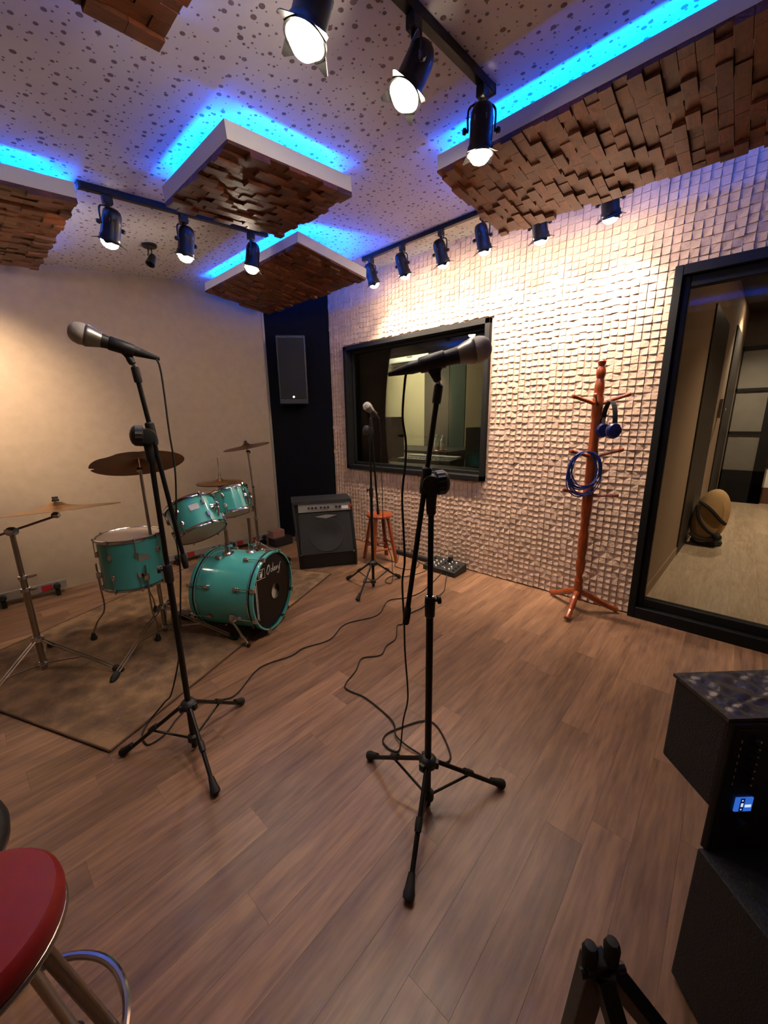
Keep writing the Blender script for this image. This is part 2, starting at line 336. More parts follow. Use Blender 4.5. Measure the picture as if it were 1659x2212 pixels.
# ------------------------------------------------------------------ ceiling panels with wood blocks and blue strips
def ceiling_panel(x0, x1, y0, y1, zl, zr, label, seed, th=.07, bl=.1, bw=.0505):
    """white shallow tray hung under the ceiling; zl/zr underside height at x0/x1"""
    rd = random.Random(seed); c = V(((x0+x1)/2, (y0+y1)/2, (zl+zr)/2)); ang = math.atan2(zr-zl, x1-x0); L_ = (x1-x0)/math.cos(ang); Wd = y1-y0
    t = thing('ceiling_panel', label, 'acoustic panel', c, 'ceiling diffuser panels'); t.rotation_euler = (0, -ang, 0)
    def lp(name, b, m, par=t, **k):
        o = bpy.data.objects.new(name, mesh_of(name, b, m, k.get('smooth', False), k.get('bevel', 0), 1)); COL.objects.link(o); o.parent = par; return o
    b = B(); h = L_/2; q = Wd/2; tk = .012
    b.bounds((-h, -q, 0), (h, -q+tk, th)); b.bounds((-h, q-tk, 0), (h, q, th)); b.bounds((-h, -q+tk, 0), (-h+tk, q-tk, th)); b.bounds((h-tk, -q+tk, 0), (h, q-tk, th))
    b.bounds((-h+tk, -q+tk, 0), (h-tk, q-tk, .012)); lp('tray', b, M_WHITE)
    iz = th-.034; d = .034
    for a, e in (((-h+d, -q+.09), (-h+d+.012, q-.09)), ((h-d-.012, -q+.09), (h-d, q-.09)), ((-h+.09, -q+d), (h-.09, -q+d+.012)), ((-h+.09, q-d-.012), (h-.09, q-d))):
        lp('led_strip', B().bounds((a[0], a[1], iz-.006), (e[0], e[1], iz)), M_LED)
    for s in (-1, 1):
        for s2 in (-1, 1): lp('hanger', B().cyl((s*h*.45, s2*q*.5, .01), (s*h*.45, s2*q*.5, ceil(c.x+s*h*.45)-c.z-math.sin(ang)*s*h*.45), .003, n=6), M_BLKM)
    nx = max(1, round(L_/bl)); ny = max(1, round(Wd/bw)); bl = L_/nx; bw = Wd/ny
    hs = [mesh_of('wood_block', B().box((0, 0, -k/2), (bl-.001, bw-.001, k)), M_BLOCK, False, .0008, 1) for k in (.010, .014, .018, .023, .03)]
    for j in range(ny):
        off = (j % 2)*.5; x = -h-(bl*off)
        while x < h-.002:
            a, e = max(x, -h), min(x+bl, h); x += bl
            me = rd.choice(hs); o = bpy.data.objects.new('wood_block', me); COL.objects.link(o); o.parent = t
            o.location = ((a+e)/2, -q+bw*(j+.5), 0); o.scale = ((e-a)/bl, 1, 1)
    return t
ceiling_panel(1.015, 1.74, 1.78, 2.48, ceil(1.015)-.13, ceil(1.74)-.13, 'square wood block ceiling panel with white sides in the middle of the ceiling', 1)
ceiling_panel(1.92, 2.61, 2.53, 4.03, 2.702, 2.63, 'wood block ceiling panel hanging over the black corner speaker', 2)
ceiling_panel(-.04, .665, 2.695, 3.99, ceil(-.04)-.13, ceil(.665)-.13, 'wood block ceiling panel at the left edge, left of the three lamp track', 3)
ceiling_panel(-.04, .647, -.1, 1.49, ceil(-.04)-.13, ceil(.647)-.13, 'wood block ceiling panel cut off by the top left of the picture', 4)
ceiling_panel(1.938, 2.69, -.95, 1.352, 2.703, 2.646, 'long wood block ceiling panel in front of the stone wall above the door', 5)

# ------------------------------------------------------------------ track lights
def rail(p0, p1, label):
    p0, p1 = V(p0), V(p1); c = (p0+p1)/2
    t = thing('light_track', label, 'light track', c, 'black lamp tracks'); d = (p1-p0).normalized(); L_ = (p1-p0).length
    rot = d.to_track_quat('X', 'Z').to_matrix().to_4x4(); M = Mx.Translation(c) @ rot
    obj('rail', B().box((0, 0, -.017), (L_, .034, .034), M), M_BLKM, t, False, .002, 1)
    for s in (-1, 1): obj('end_cap', B().box((s*(L_/2+.006), 0, -.017), (.012, .036, .037), M), M_PLAS, t, False, .002, 1)
    return t
rail((.50, .985, ceil(.50)), (1.80, .985, ceil(1.80)), 'black lamp track across the top of the picture')
rail((.713, 2.81, ceil(.713)), (1.84, 2.81, ceil(1.84)), 'black lamp track over the drum kit, next to the middle panel')
rail((2.855, 2.79, ceil(2.855)), (2.855, .55, ceil(2.855)), 'black lamp track running along the stone wall')
def spot(x, y, aim, label, group, power, cone=80, blend=1., drop=.15, side=None, lit=True, scale=1.):
    zt = ceil(x)-.036; t = thing('track_spotlight', label, 'spotlight', (x, y, zt), group); a = V(aim).normalized()
    sd = V(side).normalized() if side else V((-a.y, a.x, 0)).normalized() if math.hypot(a.x, a.y) > .05 else V((1, 0, 0)); k = scale
    pv = V((x, y, zt-drop))
    obj('adapter', B().box((x, y, zt-.02), (.05, .036, .042)), M_PLAS, t, False, .004, 1)
    obj('stem', B().cyl((x, y, zt-.04), (x, y, zt-.055), .01, n=10), M_BLKM, t)
    top = V((x, y, zt-.053))
    for s in (-1, 1):
        obj('yoke_arm', B().tube(smoothpath([top, top+sd*s*.035+V((0, 0, -.006)), top+sd*s*.056+V((0, 0, -.028)), pv+sd*s*.056], 4), .0045, 6), M_BLKM, t)
        obj('side_knob', B().lathe([(.006, 0), (.006, .008), (.013, .012), (.011, .024), (.006, .026)], pv+sd*s*.053, sd*s, 10), M_PLAS, t)
    up = -a
    body = obj('lamp_can', B().lathe([(.004, .092), (.022, .09), (.037, .08), (.045, .06), (.047, .03), (.048, -.045), (.053, -.052), (.053, -.068), (.058, -.073), (.058, -.080), (.052, -.080), (.049, -.06), (.043, .0)], pv, up, 28, False), M_BLKM, t)
    e2 = a.cross(sd).normalized()
    for i in range(4):
        an = PI/4+i*PI/2; d = (sd*math.cos(an)+e2*math.sin(an)).normalized(); tg = a.cross(d); p = pv+a*.075+d*.054
        ear = B(); ear.prism([(-.024, 0), (.024, 0), (.005, .036), (-.005, .036)], lambda q, s: p+tg*q[0]+(d*.85+a*.35).normalized()*q[1]+a*(.0012 if s else -.0012))
        obj('clip_ear', ear, M_BLKM, body, False)
    for i in range(6):
        an = i*PI/3+.3; d = sd*math.cos(an)+e2*math.sin(an)
        obj('vent_slot', B().cyl(pv+d*.0462-a*.04, pv+d*.0462-a*.022, .0022, n=6), M_CHRD, body)
    obj('bulb', B().lathe([(.038, .0), (.044, -.06), (.045, -.076), (.040, -.093), (.028, -.106), (.012, -.112), (.004, -.1125)], pv, up, 22), M_BULB if lit else M_GREY, t)
    obj('safety_wire', B().torus(top+sd*.03+V((0, 0, -.02)), e2+V((0, 0, .4)), .017, .0012, 20, 5), M_CHRD, t)
    if lit:
        l = bpy.data.lights.new('spot_beam', 'SPOT'); l.energy = power; l.color = WARM; l.spot_size = math.radians(cone); l.spot_blend = blend; l.shadow_soft_size = .04
        o = bpy.data.objects.new('spot_beam', l); COL.objects.link(o); o.parent = t; o.location = pv+a*.13-V((x, y, zt)); o.rotation_euler = a.to_track_quat('-Z', 'Y').to_euler()
    return t
g1 = 'lamps on the upper track'; g2 = 'lamps on the track over the drums'; g3 = 'lamps along the stone wall'
spot(.84, .985, (-.25, .2, -1), 'leftmost lit black spotlight on the upper track, seen from below', g1, P_TRACK, drop=.19)
spot(1.27, .985, (-.45, .25, -1), 'tilted middle black spotlight on the upper track', g1, P_TRACK)
spot(1.73, .985, (.12, .1, -1), 'black spotlight at the right end of the upper track, before the long panel', g1, P_TRACK)
spot(.836, 2.81, (-.15, .4, -1), 'leftmost lit black spotlight of the track over the drums', g2, P_BACK)
spot(1.25, 2.81, (-.08, .25, -1), 'middle lit black spotlight of the track over the drums', g2, P_BACK*.55)
spot(1.72, 2.81, (-.12, .1, -1), 'right end black spotlight of the track over the drums', g2, P_BACK*.75)
rail((-.35, 4.1, ceil(-.35)), (-.35, 2.2, ceil(-.35)), 'unseen black lamp track added left of the picture')  # unseen track, added to carry the extra spotlight
spot(-.35, 3.45, (.52, .95, -.72), 'unseen black spotlight added left of the picture to brighten the beige wall', 'unseen lamps added left of the picture', P_BACK*8, 74)  # lamp added out of view for the bright patch on the beige wall
for yy, dz, nm in ((2.70, 0.13, 'glowing lamp at the far end of the stone wall track, by the corner panel'), (2.335, 0.14, 'glowing lamp on the wall track, second from the corner'),
               (1.945, 0.15, 'glowing lamp on the wall track, third from the corner'), (1.585, 0.15, 'glowing lamp on the wall track where the long panel begins'),
               (1.17, .195, 'glowing lamp peeping below the long panel, left one'), (.757, .195, 'glowing lamp peeping below the long panel, right one')):
    spot(2.855, yy, (.5, -.03, -1), nm, g3, P_WALL, 98, 1., drop=dz)
# small unlit surface spotlight
t = thing('surface_spotlight', 'small unlit black spotlight on a round base near the beige wall', 'spotlight', (1.28, 3.51, ceil(1.28)))
M = Mx.Translation((1.28, 3.51, ceil(1.28)))
obj('base_plate', B().lathe([(.052, 0), (.052, -.012), (.044, -.02), (.004, -.021)], (1.28, 3.51, ceil(1.28)), (-CT, 0, 1), 28), M_BLKM, t)
pz = ceil(1.28)
for s in (-.012, .012): obj('bracket_arm', B().tube([(1.28+s, 3.51, pz-.018), (1.275+s, 3.50, pz-.06), (1.265+s, 3.49, pz-.085)], .004, 6), M_BLKM, t)
obj('lamp_can', B().lathe([(.012, 0), (.022, .006), (.025, .03), (.03, .07), (.033, .085), (.027, .085), (.024, .05)], (1.29, 3.49, pz-.075), (-.45, -.25, -.9), 20, False), M_BLKM, t)
obj('safety_wire', B().torus((1.305, 3.47, pz-.085), (.4, 1, .2), .02, .0012, 20, 5), M_CHRD, t)
# ------------------------------------------------------------------ control room behind the window
b = B(); b.bounds((XR+.15, 1.0, -.05), (6.1, 5.62, 0)); struct('floor_control_room', b, M_SUB, 'dark floor of the control room behind the window', smooth=False)
M_CRW = mat('control_room_paint', srgb(192, 180, 150), .9, var=.04, scale=4); M_CRD = mat('dark_green_cloth', srgb(64, 68, 60), .95, var=.08, scale=200); M_CRG = mat('dark_grey_cloth', srgb(66, 64, 58), .95, var=.06, scale=200)
M_CRB = mat('brown_cloth', srgb(112, 98, 78), .95, var=.06, scale=200); M_CRN = mat('deep_green_cloth', srgb(50, 62, 54), .95)
struct('wall_control_room_back', B().bounds((6.0, .9, 0), (6.1, 5.6, 2.95)), M_CRW, 'pale yellow back wall of the control room', smooth=False)
struct('wall_control_room_left', B().bounds((XR+.15, 5.5, 0), (6.1, 5.6, 2.95)), M_CRD, 'dark green left wall of the control room', smooth=False)
struct('wall_control_room_right', B().bounds((XR+.15, .9, 0), (6.1, 1.0, 2.95)), M_CRG, 'grey right wall of the control room', smooth=False)
struct('ceiling_control_room', B().bounds((XR+.15, .9, 2.95), (6.1, 5.6, 3.05)), M_CRG, 'dark ceiling of the control room', smooth=False)
for y0, y1, m, lb in ((3.80, 4.33, M_CRG, 'dark grey wall panel beside the pale control room wall'), (3.48, 3.80, M_CRN, 'deep green wall panel in the control room'), (2.2, 3.48, M_CRB, 'brown wall panel at the right of the control room')):
    one('wall_panel', B().bounds((5.9, y0+.004, .02), (5.998, y1-.004, 2.93)), m, lb, 'wall panel', (5.95, (y0+y1)/2, .02), 'control room wall panels', smooth=False, bevel=.01)
struct('trim_1', B().bounds((5.94, 5.44, 0), (6.0, 5.5, 2.9)), M_WHITE, 'white corner trim of the pale control room wall', smooth=False)
t = thing('air_conditioner', 'white split air conditioner high on the pale control room wall', 'air conditioner', (5.9, 4.62, 2.44))
obj('housing', B().prism([(5.998, 2.47), (5.85, 2.44), (5.79, 2.5), (5.78, 2.62), (5.82, 2.68), (5.998, 2.69)], lambda p, s: V((p[0], 4.16 if s == 0 else 5.08, p[1]))), M_WHITE, t, False, .012)
obj('air_slot', B().box((5.80, 4.62, 2.478), (.05, .8, .012)), M_BLK, t, False); obj('display', B().box((5.777, 4.57, 2.56), (.006, .12, .02)), M_GREY, t, False)
t = thing('desk', 'black mixing desk table under the control room window', 'desk', (4.25, 3.0, 0)); M_DESK = mat('desk_black', srgb(34, 36, 36), .5)
obj('worktop', B().bounds((3.68, 1.9, .86), (4.75, 4.1, .9)), M_DESK, t, False, .004)
for x in (3.75, 4.68):
    for y in (1.98, 4.02): obj('leg', B().bounds((x-.03, y-.03, 0), (x+.03, y+.03, .86)), M_BLK, t, False)
def studio_monitor(y0, y1, z1, label):
    t = thing('studio_monitor', label, 'loudspeaker', (4.3, (y0+y1)/2, .9), 'studio monitors on the desk')
    obj('cabinet', B().bounds((4.16, y0, .9), (4.44, y1, z1)), mat('monitor_black', srgb(40, 44, 44), .6), t, False, .008)
    c = (y0+y1)/2
    obj('woofer', B().lathe([(.085, 0), (.08, .008), (.05, -.02), (.02, -.012), (.004, -.01)], (4.44, c, .9+(z1-.9)*.34), (1, 0, 0), 24), M_RUB, t); obj('tweeter', B().lathe([(.035, 0), (.03, .006), (.004, .008)], (4.44, c, .9+(z1-.9)*.75), (1, 0, 0), 18), M_RUB, t)
studio_monitor(3.61, 3.905, 1.505, 'tall dark studio monitor at the left behind the window'); studio_monitor(2.14, 2.435, 1.362, 'dark studio monitor at the right behind the window')
t = thing('keyboard', 'black electronic keyboard lying on the control room desk', 'keyboard', (4.0, 2.85, .9))
obj('case', B().prism([(3.84, .9), (4.16, .9), (4.16, .975), (4.06, 1.0), (3.84, .985)], lambda p, s: V((p[0], 2.44 if s == 0 else 3.24, p[1]))), M_PLAS, t, False, .006)
for i in range(36): obj('white_key', B().box((4.115, 2.50+i*.0202, 1.004), (.12, .018, .018)), M_WHITE, t, False)
for i in range(10): obj('slider', B().box((3.90, 2.56+i*.06, .99), (.012, .02, .012)), M_SILV, t, False)
one('wood_bar', B().box((4.02, 3.36, .925), (.10, .26, .05)), M_RACK, 'small brown wooden bar on the control room desk', 'wood bar', (4.02, 3.36, .9), smooth=False, bevel=.01)
one('paper_sheet', B().box((3.86, 3.38, .9015), (.16, .22, .003)), M_WHITE, 'white sheet of paper on the control room desk', 'paper', (3.86, 3.38, .9), smooth=False)
t = thing('side_shelf', 'dark low shelf against the pale control room wall', 'shelf', (5.3, 3.9, 0)); obj('top_board', B().bounds((4.8, 3.1, .96), (5.8, 5.2, 1.0)), M_DESK, t, False, .004)
for y in (3.14, 5.16): obj('side_board', B().bounds((4.8, y-.02, 0), (5.8, y+.02, .96)), M_DESK, t, False)
one('serving_tray', B().lathe([(.10, 0), (.115, .012), (.11, .016), (.1, .008), (.004, .008)], (4.93, 3.31, 1.0), (0, 0, 1), 28), M_RACK, 'round wooden tray under the bottles', 'tray', (4.93, 3.31, 1.0))
M_PET = mat('clear_plastic', srgb(190, 205, 195), .15, spec=.8)
for (x, y, h), nm in (((4.92, 3.375, .235), 'taller clear bottle with white label on the wooden tray'), ((4.92, 3.265, .225), 'clear bottle at the right side of the wooden tray')):
    t = thing('bottle', nm, 'bottle', (x, y, 1.008), 'bottles in the control room')
    obj('body', B().lathe([(.03, 0), (.032, .01), (.032, h*.62), (.024, h*.74), (.012, h*.84), (.012, h*.95)], (x, y, 1.008), (0, 0, 1), 20), M_PET, t)
    obj('cap', B().lathe([(.014, h*.92), (.014, h)], (x, y, 1.008), (0, 0, 1), 14), M_WHITE, t); obj('bottle_label', B().lathe([(.0328, h*.25), (.0328, h*.5)], (x, y, 1.008), (0, 0, 1), 20, False), M_INK, t)
M_GTR = mat('sunburst', srgb(120, 60, 24), .3, coat=.5); M_NECK = mat('maple', srgb(190, 150, 96), .4)
for (gx, gy, top), nm in (((5.2, 2.93, 1.19), 'guitar headstock with bright tuners behind the desk'), ((5.2, 2.66, 1.2), 'slim pale guitar neck beside the right studio monitor')):
    t = thing('guitar', nm, 'guitar', (gx, gy, 0), 'guitars in the control room')
    pl = []
    for i in range(40):
        a = 2*PI*i/40; r = .15+.03*math.cos(2*a)+.03*math.cos(a+PI); pl.append((r*math.sin(a), .26+r*1.15*math.cos(a)))
    obj('body', B().prism(pl, lambda p, s: V((gx+(.04 if s else -.04), gy+p[0], p[1]))), M_GTR, t)
    obj('neck', B().bounds((gx-.06, gy-.025, .3), (gx-.042, gy+.025, top-.19)), M_NECK, t, False, .004)
    obj('headstock', B().prism([(-.026, top-.19), (.026, top-.19), (.04, top-.15), (.036, top), (-.036, top), (-.04, top-.15)], lambda p, s: V((gx-.06+(.014 if s else 0), gy+p[0], p[1]))), M_NECK, t, False, .002)
    for i in range(3):
        for s in (-1, 1): obj('tuner', B().box((gx-.06, gy+s*.052, top-.03-.045*i), (.012, .022, .014)), M_CHR, t, False, .003)
t = thing('added_ceiling_lamp', 'unseen flat ceiling lamp added to light the control room', 'lamp', (4.9, 4.5, 2.94)); obj('diffuser', B().box((4.9, 4.5, 2.925), (.5, .5, .03)), mat('added_lamp_glow', srgb(255, 240, 200), .5, emit=(1, .86, .58), es=P_CR), t, False)  # emitting panel added out of view to light the control room

# ------------------------------------------------------------------ corridor behind the glass door
CA, CB_ = V((3.36, .408, 0)), V((8.95, .149, 0)); cd = (CB_-CA).normalized(); cn = V((cd.y, -cd.x, 0))
def cpt(x, off=0., z=0.):
    k = (x-CA.x)/cd.x; p = CA+cd*k+cn*off; return V((p.x, p.y, z))
fc = struct('floor_corridor', B().bounds((XR+.14, -1.5, -.06), (9.6, .6, -.011)), M_SUB, 'pale wood floor of the corridor behind the door', smooth=False)
planks(fc, XR+.15, 9.5, -1.4, .42, .18, .9, 1.4, M_CPLANK)
M_CW = mat('corridor_paint', srgb(140, 116, 92), .85, var=.03, scale=3); M_CDOOR = mat('dark_door', srgb(30, 25, 22), .5); M_CC = mat('dark_ceiling', srgb(38, 34, 32), .9)
def cbox(x0, x1, o0, o1, z0, z1):
    bb = B(); q = [cpt(x0, o0), cpt(x1, o0), cpt(x1, o1), cpt(x0, o1)]; return bb.prism([(p.x, p.y) for p in q], lambda p, s: V((p[0], p[1], z0 if s == 0 else z1)))
wc = struct('wall_corridor', cbox(3.36, 8.95, 0, -.14, -.01, 3.1), M_CW, 'beige corridor wall with two dark doors', smooth=False)
struct('baseboard_corridor', cbox(3.36, 5.0, .012, 0, 0, .09), M_CW, 'beige baseboard of the corridor', smooth=False)
struct('ceiling_corridor', B().bounds((XR+.15, -1.5, 3.05), (9.6, .6, 3.12)), M_CC, 'dark ceiling of the corridor', smooth=False)
struct('wall_corridor_right', B().bounds((XR+.15, -1.55, -.01), (9.6, -1.45, 3.1)), M_CW, 'beige right wall of the corridor', smooth=False)
struct('wall_corridor_end', B().bounds((9.3, -1.5, -.01), (9.4, .6, 3.1)), mat('corridor_end', srgb(120, 100, 80), .9), 'brown end wall of the corridor', smooth=False)
struct('wall_corridor_beam', B().bounds((8.9, -1.5, 2.5), (9.0, .3, 3.1)), mat('beam_brown', srgb(70, 58, 50), .9), 'brown beam above the far glass partition', smooth=False)
for i, (x0, x1, zt, lb) in enumerate(((5.02, 6.32, 2.47, 'nearer dark door in the corridor wall'), (7.30, 8.50, 2.62, 'farther dark door in the corridor wall'))):
    d_ = sroot('door_%d' % (i+2), lb, cpt((x0+x1)/2)); obj('leaf', cbox(x0, x1, .014, 0, 0, zt), M_CDOOR, d_, False)
    if i == 1:
        obj('handle_plate', cbox(6.80, 6.88, .03, .001, 1.42, 1.66), M_CHRD, d_, False); obj('lever', cbox(6.72, 6.9, .07, .05, 1.52, 1.545), M_CHR, d_, False)
pt = sroot('window_2', 'black framed partition with three frosted panes at the corridor end', (8.95, -.06, 0))
for z0, z1 in ((0, .545), (1.14, 1.19), (1.83, 1.88), (2.47, 2.53)): obj('rail', B().bounds((8.88, -.40 if z0 == 0 else -.26, z0), (8.95, .16, z1)), M_BLK, pt, False)
for y0, y1 in ((.13, .16), (-.40, -.255)): obj('stile', B().bounds((8.88, y0, 0), (8.95, y1, 2.53)), M_BLK, pt, False)
M_FROST = mat('frosted_glass', srgb(108, 104, 98), .35, var=.12, scale=5)
for z0, z1 in ((.545, 1.14), (1.19, 1.83), (1.88, 2.47)): obj('frosted_pane', B().bounds((8.905, -.26, z0), (8.92, .14, z1)), M_FROST, pt, False)
one('white_carton', B().box((9.1, -.52, .42), (.25, .24, .3)), M_WHITE, 'white carton beyond the far partition of the corridor', 'box', (9.1, -.52, .27), smooth=False, bevel=.005)
one('low_bench', B().bounds((8.98, -.75, 0), (9.28, -.41, .27)), mat('bench_brown', srgb(96, 62, 46), .6), 'brown low bench beneath the white carton', 'bench', (9.1, -.55, 0), smooth=False, bevel=.006)
one('doormat', B().prism([(8.3, .06), (8.62, .15), (8.62, .02), (8.36, -.0)], lambda p, s: V((p[0], p[1], .0 if s == 0 else .05))), M_RUB, 'dark doormat corner by the far corridor door', 'doormat', (8.45, .06, 0), smooth=False)
# round soft bag leaning in the corridor
M_BAG = mat('tan_canvas', srgb(176, 140, 94), .85, var=.1, scale=8, bump=.4, bscale=12); M_STRAP = mat('black_strap', srgb(18, 15, 14), .7)
t = thing('gig_bag', 'round tan bag with black straps on the corridor floor', 'bag', (5.72, .12, 0))
BM = Mx.Translation((5.72, .118, .315)) @ Mx.Rotation(math.radians(8), 4, 'X') @ Mx.Rotation(math.radians(10), 4, 'Y')
bb = B(); R_ = []
for i in range(11):
    u = -1+2*i/10; x = u*.14; rr = .33*(1-abs(u)**3*.32)
    R_.append([BM @ V((x, rr*math.sin(2*PI*k/32)*.5, rr*math.cos(2*PI*k/32)*(1 if math.cos(2*PI*k/32) > 0 else .98))) for k in range(32)])
R_ = [[V((p.x, p.y, max(p.z, .03))) for p in ring] for ring in R_]
bag = obj('bag_body', bb.rings(R_), M_BAG, t)
for pts in ([(-.135, .13, .15), (-.16, .02, .09), (-.155, -.09, -.0), (-.13, -.15, -.04)], [(-.15, .14, .10), (-.165, .08, -.05), (-.155, -.02, -.15), (-.14, -.12, -.19)], [(-.13, .12, -.22), (-.145, .05, -.26), (-.145, -.05, -.25), (-.13, -.12, -.2)]):
    P_ = smoothpath([BM @ V(p) for p in pts], 5); obj('strap', B().tube(P_, .018, 6), M_STRAP, t)
obj('strap_buckle', B().sphere(BM @ V((-.13, -.12, -.2)), .045, 12), M_STRAP, t)
obj('bag_base', B().lathe([(.004, 0), (.135, .0), (.15, .02), (.14, .05), (.004, .055)], (5.72, .115, 0.001), (0, 0, 1), 24), M_STRAP, t)
for x, y, pw, nm in ((7.9, -.12, P_CORR, 'recessed lamp near the far corridor door'), (5.2, -1.05, P_CORR*.75, 'recessed lamp over the corridor floor behind the glass door')):
    t = thing('downlight', nm, 'lamp', (x, y, 3.05), 'corridor downlights')
    obj('ring', B().torus((x, y, 3.045), (0, 0, 1), .06, .008, 24, 6), M_WHITE, t); obj('lens', B().lathe([(.055, 0), (.05, -.006), (.004, -.007)], (x, y, 3.048), (0, 0, 1), 20), M_BULB, t)
    l = bpy.data.lights.new('downlight_beam', 'SPOT'); l.energy = pw; l.color = (1, .84, .62); l.spot_size = math.radians(120); l.spot_blend = .8; l.shadow_soft_size = .05
    o = bpy.data.objects.new('downlight_beam', l); COL.objects.link(o); o.parent = t; o.location = (0, 0, -.03)

# ------------------------------------------------------------------ wall loudspeaker, floor clutter at the back
sn = V((-.67, -.742, 0)).normalized(); sx = V((sn.y*-1, sn.x, 0)); sx = V((.742, -.67, 0))
t = thing('wall_speaker', 'black loudspeaker mounted on the black corner panel', 'loudspeaker', (2.86, 3.92, 1.66))
c0 = V((2.80, 3.93, 0)); Mspk = Mx(((sx.x, -sn.x, 0, c0.x), (sx.y, -sn.y, 0, c0.y), (0, 0, 1, 0), (0, 0, 0, 1)))
bx = B(); bx.prism([(-.165, -.02), (.165, -.02), (.12, .13), (-.12, .13)], lambda p, s: Mspk @ V((p[0], p[1], 1.66 if s == 0 else 2.41)))
obj('cabinet', bx, M_PLAS, t, False, .012)
g = B(); g.box((0, -.024, 2.05), (.29, .012, .66), Mspk); obj('grille', g, mat('perforated_grille', srgb(24, 24, 26), .8, .0, bump=.8, bscale=800), t, False, .004)
obj('status_light', B().lathe([(.011, 0), (.009, .006), (.004, .008)], Mspk @ V((.0, -.031, 1.74)), Mspk.to_3x3() @ V((0, -1, 0)), 14), mat('white_led', srgb(255, 240, 220), .5, emit=(1, .9, .8), es=3), t)
obj('wall_bracket', B().box((0, .16, 2.0), (.06, .12, .1), Mspk), M_BLKM, t, False)
def light_bar(p0, p1, label, reds):
    p0, p1 = V(p0), V(p1); d = (p1-p0).normalized(); L_ = (p1-p0).length; c = (p0+p1)/2
    t = thing('light_bar', label, 'light bar', (c.x, c.y, 0), 'grey bars along the beige wall'); M = Mx.Translation((c.x, c.y, 0)) @ d.to_track_quat('X', 'Z').to_matrix().to_4x4()
    obj('housing', B().box((0, 0, .085), (L_, .06, .065), M), M_GREY, t, False, .004); obj('top_edge', B().box((0, -.02, .12), (L_, .02, .006), M), M_SILV, t, False)
    for s in (-.36, .36):
        obj('clamp_knob', B().lathe([(.026, 0), (.026, .02), (.018, .028)], M @ V((s*L_, -.03, .085)), M.to_3x3() @ V((0, -1, 0)), 12), M_RUB, t)
        obj('foot', B().box((s*L_, 0, .027), (.03, .12, .054), M), M_BLKM, t, False)
    for r in reds: obj('red_sticker', B().box((r*L_, -.032, .085), (.07, .004, .045), M), M_REDL, t, False)
light_bar((.0, 4.33, 0), (.48, 4.30, 0), 'low grey bar with black knobs behind the near cymbal stand', (.22,))
light_bar((1.32, 4.26, 0), (1.86, 4.225, 0), 'low grey bar behind the bass drum, middle of the beige wall', (-.1,))
light_bar((1.92, 4.22, 0), (2.46, 4.185, 0), 'low grey bar with two red stickers near the black corner', (-.2, .1))
one('power_supply', B().box((2.50, 3.98, .05), (.24, .16, .10), Mx.Rotation(0, 4, 'Z')), M_PLAS, 'black box on the floor below the corner panel', 'box', (2.50, 3.98, 0), smooth=False, bevel=.006)
one('small_carton', B().box((2.46, 4.0, .145), (.16, .11, .09)), mat('pinkish_card', srgb(140, 100, 90), .8, var=.15, scale=25), 'small pinkish carton on top of the black box', 'box', (2.46, 4.0, .10), smooth=False, bevel=.003)
one('foot_pedal', B().prism([(0, 0), (.16, 0), (.16, .03), (.02, .1), (0, .1)], lambda p, s: V((2.70+p[0]*.7, 3.86-p[0]*.5+(.1 if s else 0), p[1]))), M_GREY, 'grey foot pedal beside the black box by the corner', 'pedal', (2.74, 3.86, 0), smooth=False)
one('power_strip', B().box((3.145, 2.43, .022), (.05, .52, .044)), M_PLAS, 'black power strip on the floor along the stone wall', 'power strip', (3.145, 2.43, 0), smooth=False, bevel=.006)

# ------------------------------------------------------------------ bass amplifier
e1 = V((2.61-2.12, 2.784-3.11, 0)); AW = e1.length; e1.normalize(); eb = V((-e1.y, e1.x, 0))  # eb points to the wall
if eb.dot(V((1, 1, 0))) < 0: eb = -eb
A0 = V((2.12, 3.11, 0)); t = thing('bass_amplifier', 'black combo amplifier with tilted grey grille next to the bass drum', 'amplifier', A0+e1*AW/2+eb*.15)
prof = [(0, 0), (-.05, .16), (.01, .70), (.30, .70), (.34, 0)]
def apt(u, d, z): return A0+e1*(u+.04*(1-z/.7)-.015)+eb*d+V((0, 0, z))
side_w = .022
for u in (0, AW-side_w): obj('side_board', B().prism(prof, lambda p, s: apt(u+(side_w if s else 0), p[0], p[1])), M_TOLEX, t, False, .006)
obj('cabinet', B().prism([(.01, .002), (-.02, .16), (.035, .68), (.29, .68), (.33, .002)], lambda p, s: apt(side_w if s == 0 else AW-side_w, p[0], p[1])), M_TOLEX, t, False)
obj('top_board', B().prism([(.0, .67), (.004, .70), (.30, .70), (.30, .67)], lambda p, s: apt(side_w if s == 0 else AW-side_w, p[0], p[1])), M_TOLEX, t, False)
fd = V((0, 0, 1))*.54+eb*.06; fd.normalize(); fnrm = -eb*.54+V((0, 0, .06)); fnrm.normalize()
def fp(u, v, o=0.): return apt(u, -.035, .165)+fd*v+fnrm*o   # on the tilted face
def fbox(u0, u1, v0, v1, o0, o1):
    q = B(); P_ = [fp(u, v, o) for o in (o0, o1) for u, v in ((u0, v0), (u1, v0), (u1, v1), (u0, v1))]; vs_ = [q.m.verts.new(p) for p in P_]
    for f in ((3, 2, 1, 0), (4, 5, 6, 7), (0, 1, 5, 4), (1, 2, 6, 5), (2, 3, 7, 6), (3, 0, 4, 7)): q.m.faces.new([vs_[i] for i in f])
    return q
gr = obj('grille', fbox(.03, AW-.03, .0, .415, -.01, .004), M_GRILL, t, False)
obj('speaker_cone', B().lathe([(.175, 0), (.172, .0035), (.15, .0015), (.148, .001), (.09, .0035), (.085, .001), (.004, .0015)], fp(AW/2, .19, .0035), fnrm, 40, False), mat('cone_cloth', srgb(48, 48, 50), .9), gr)  # shallow cone relief on the grille, plain dark grey cloth
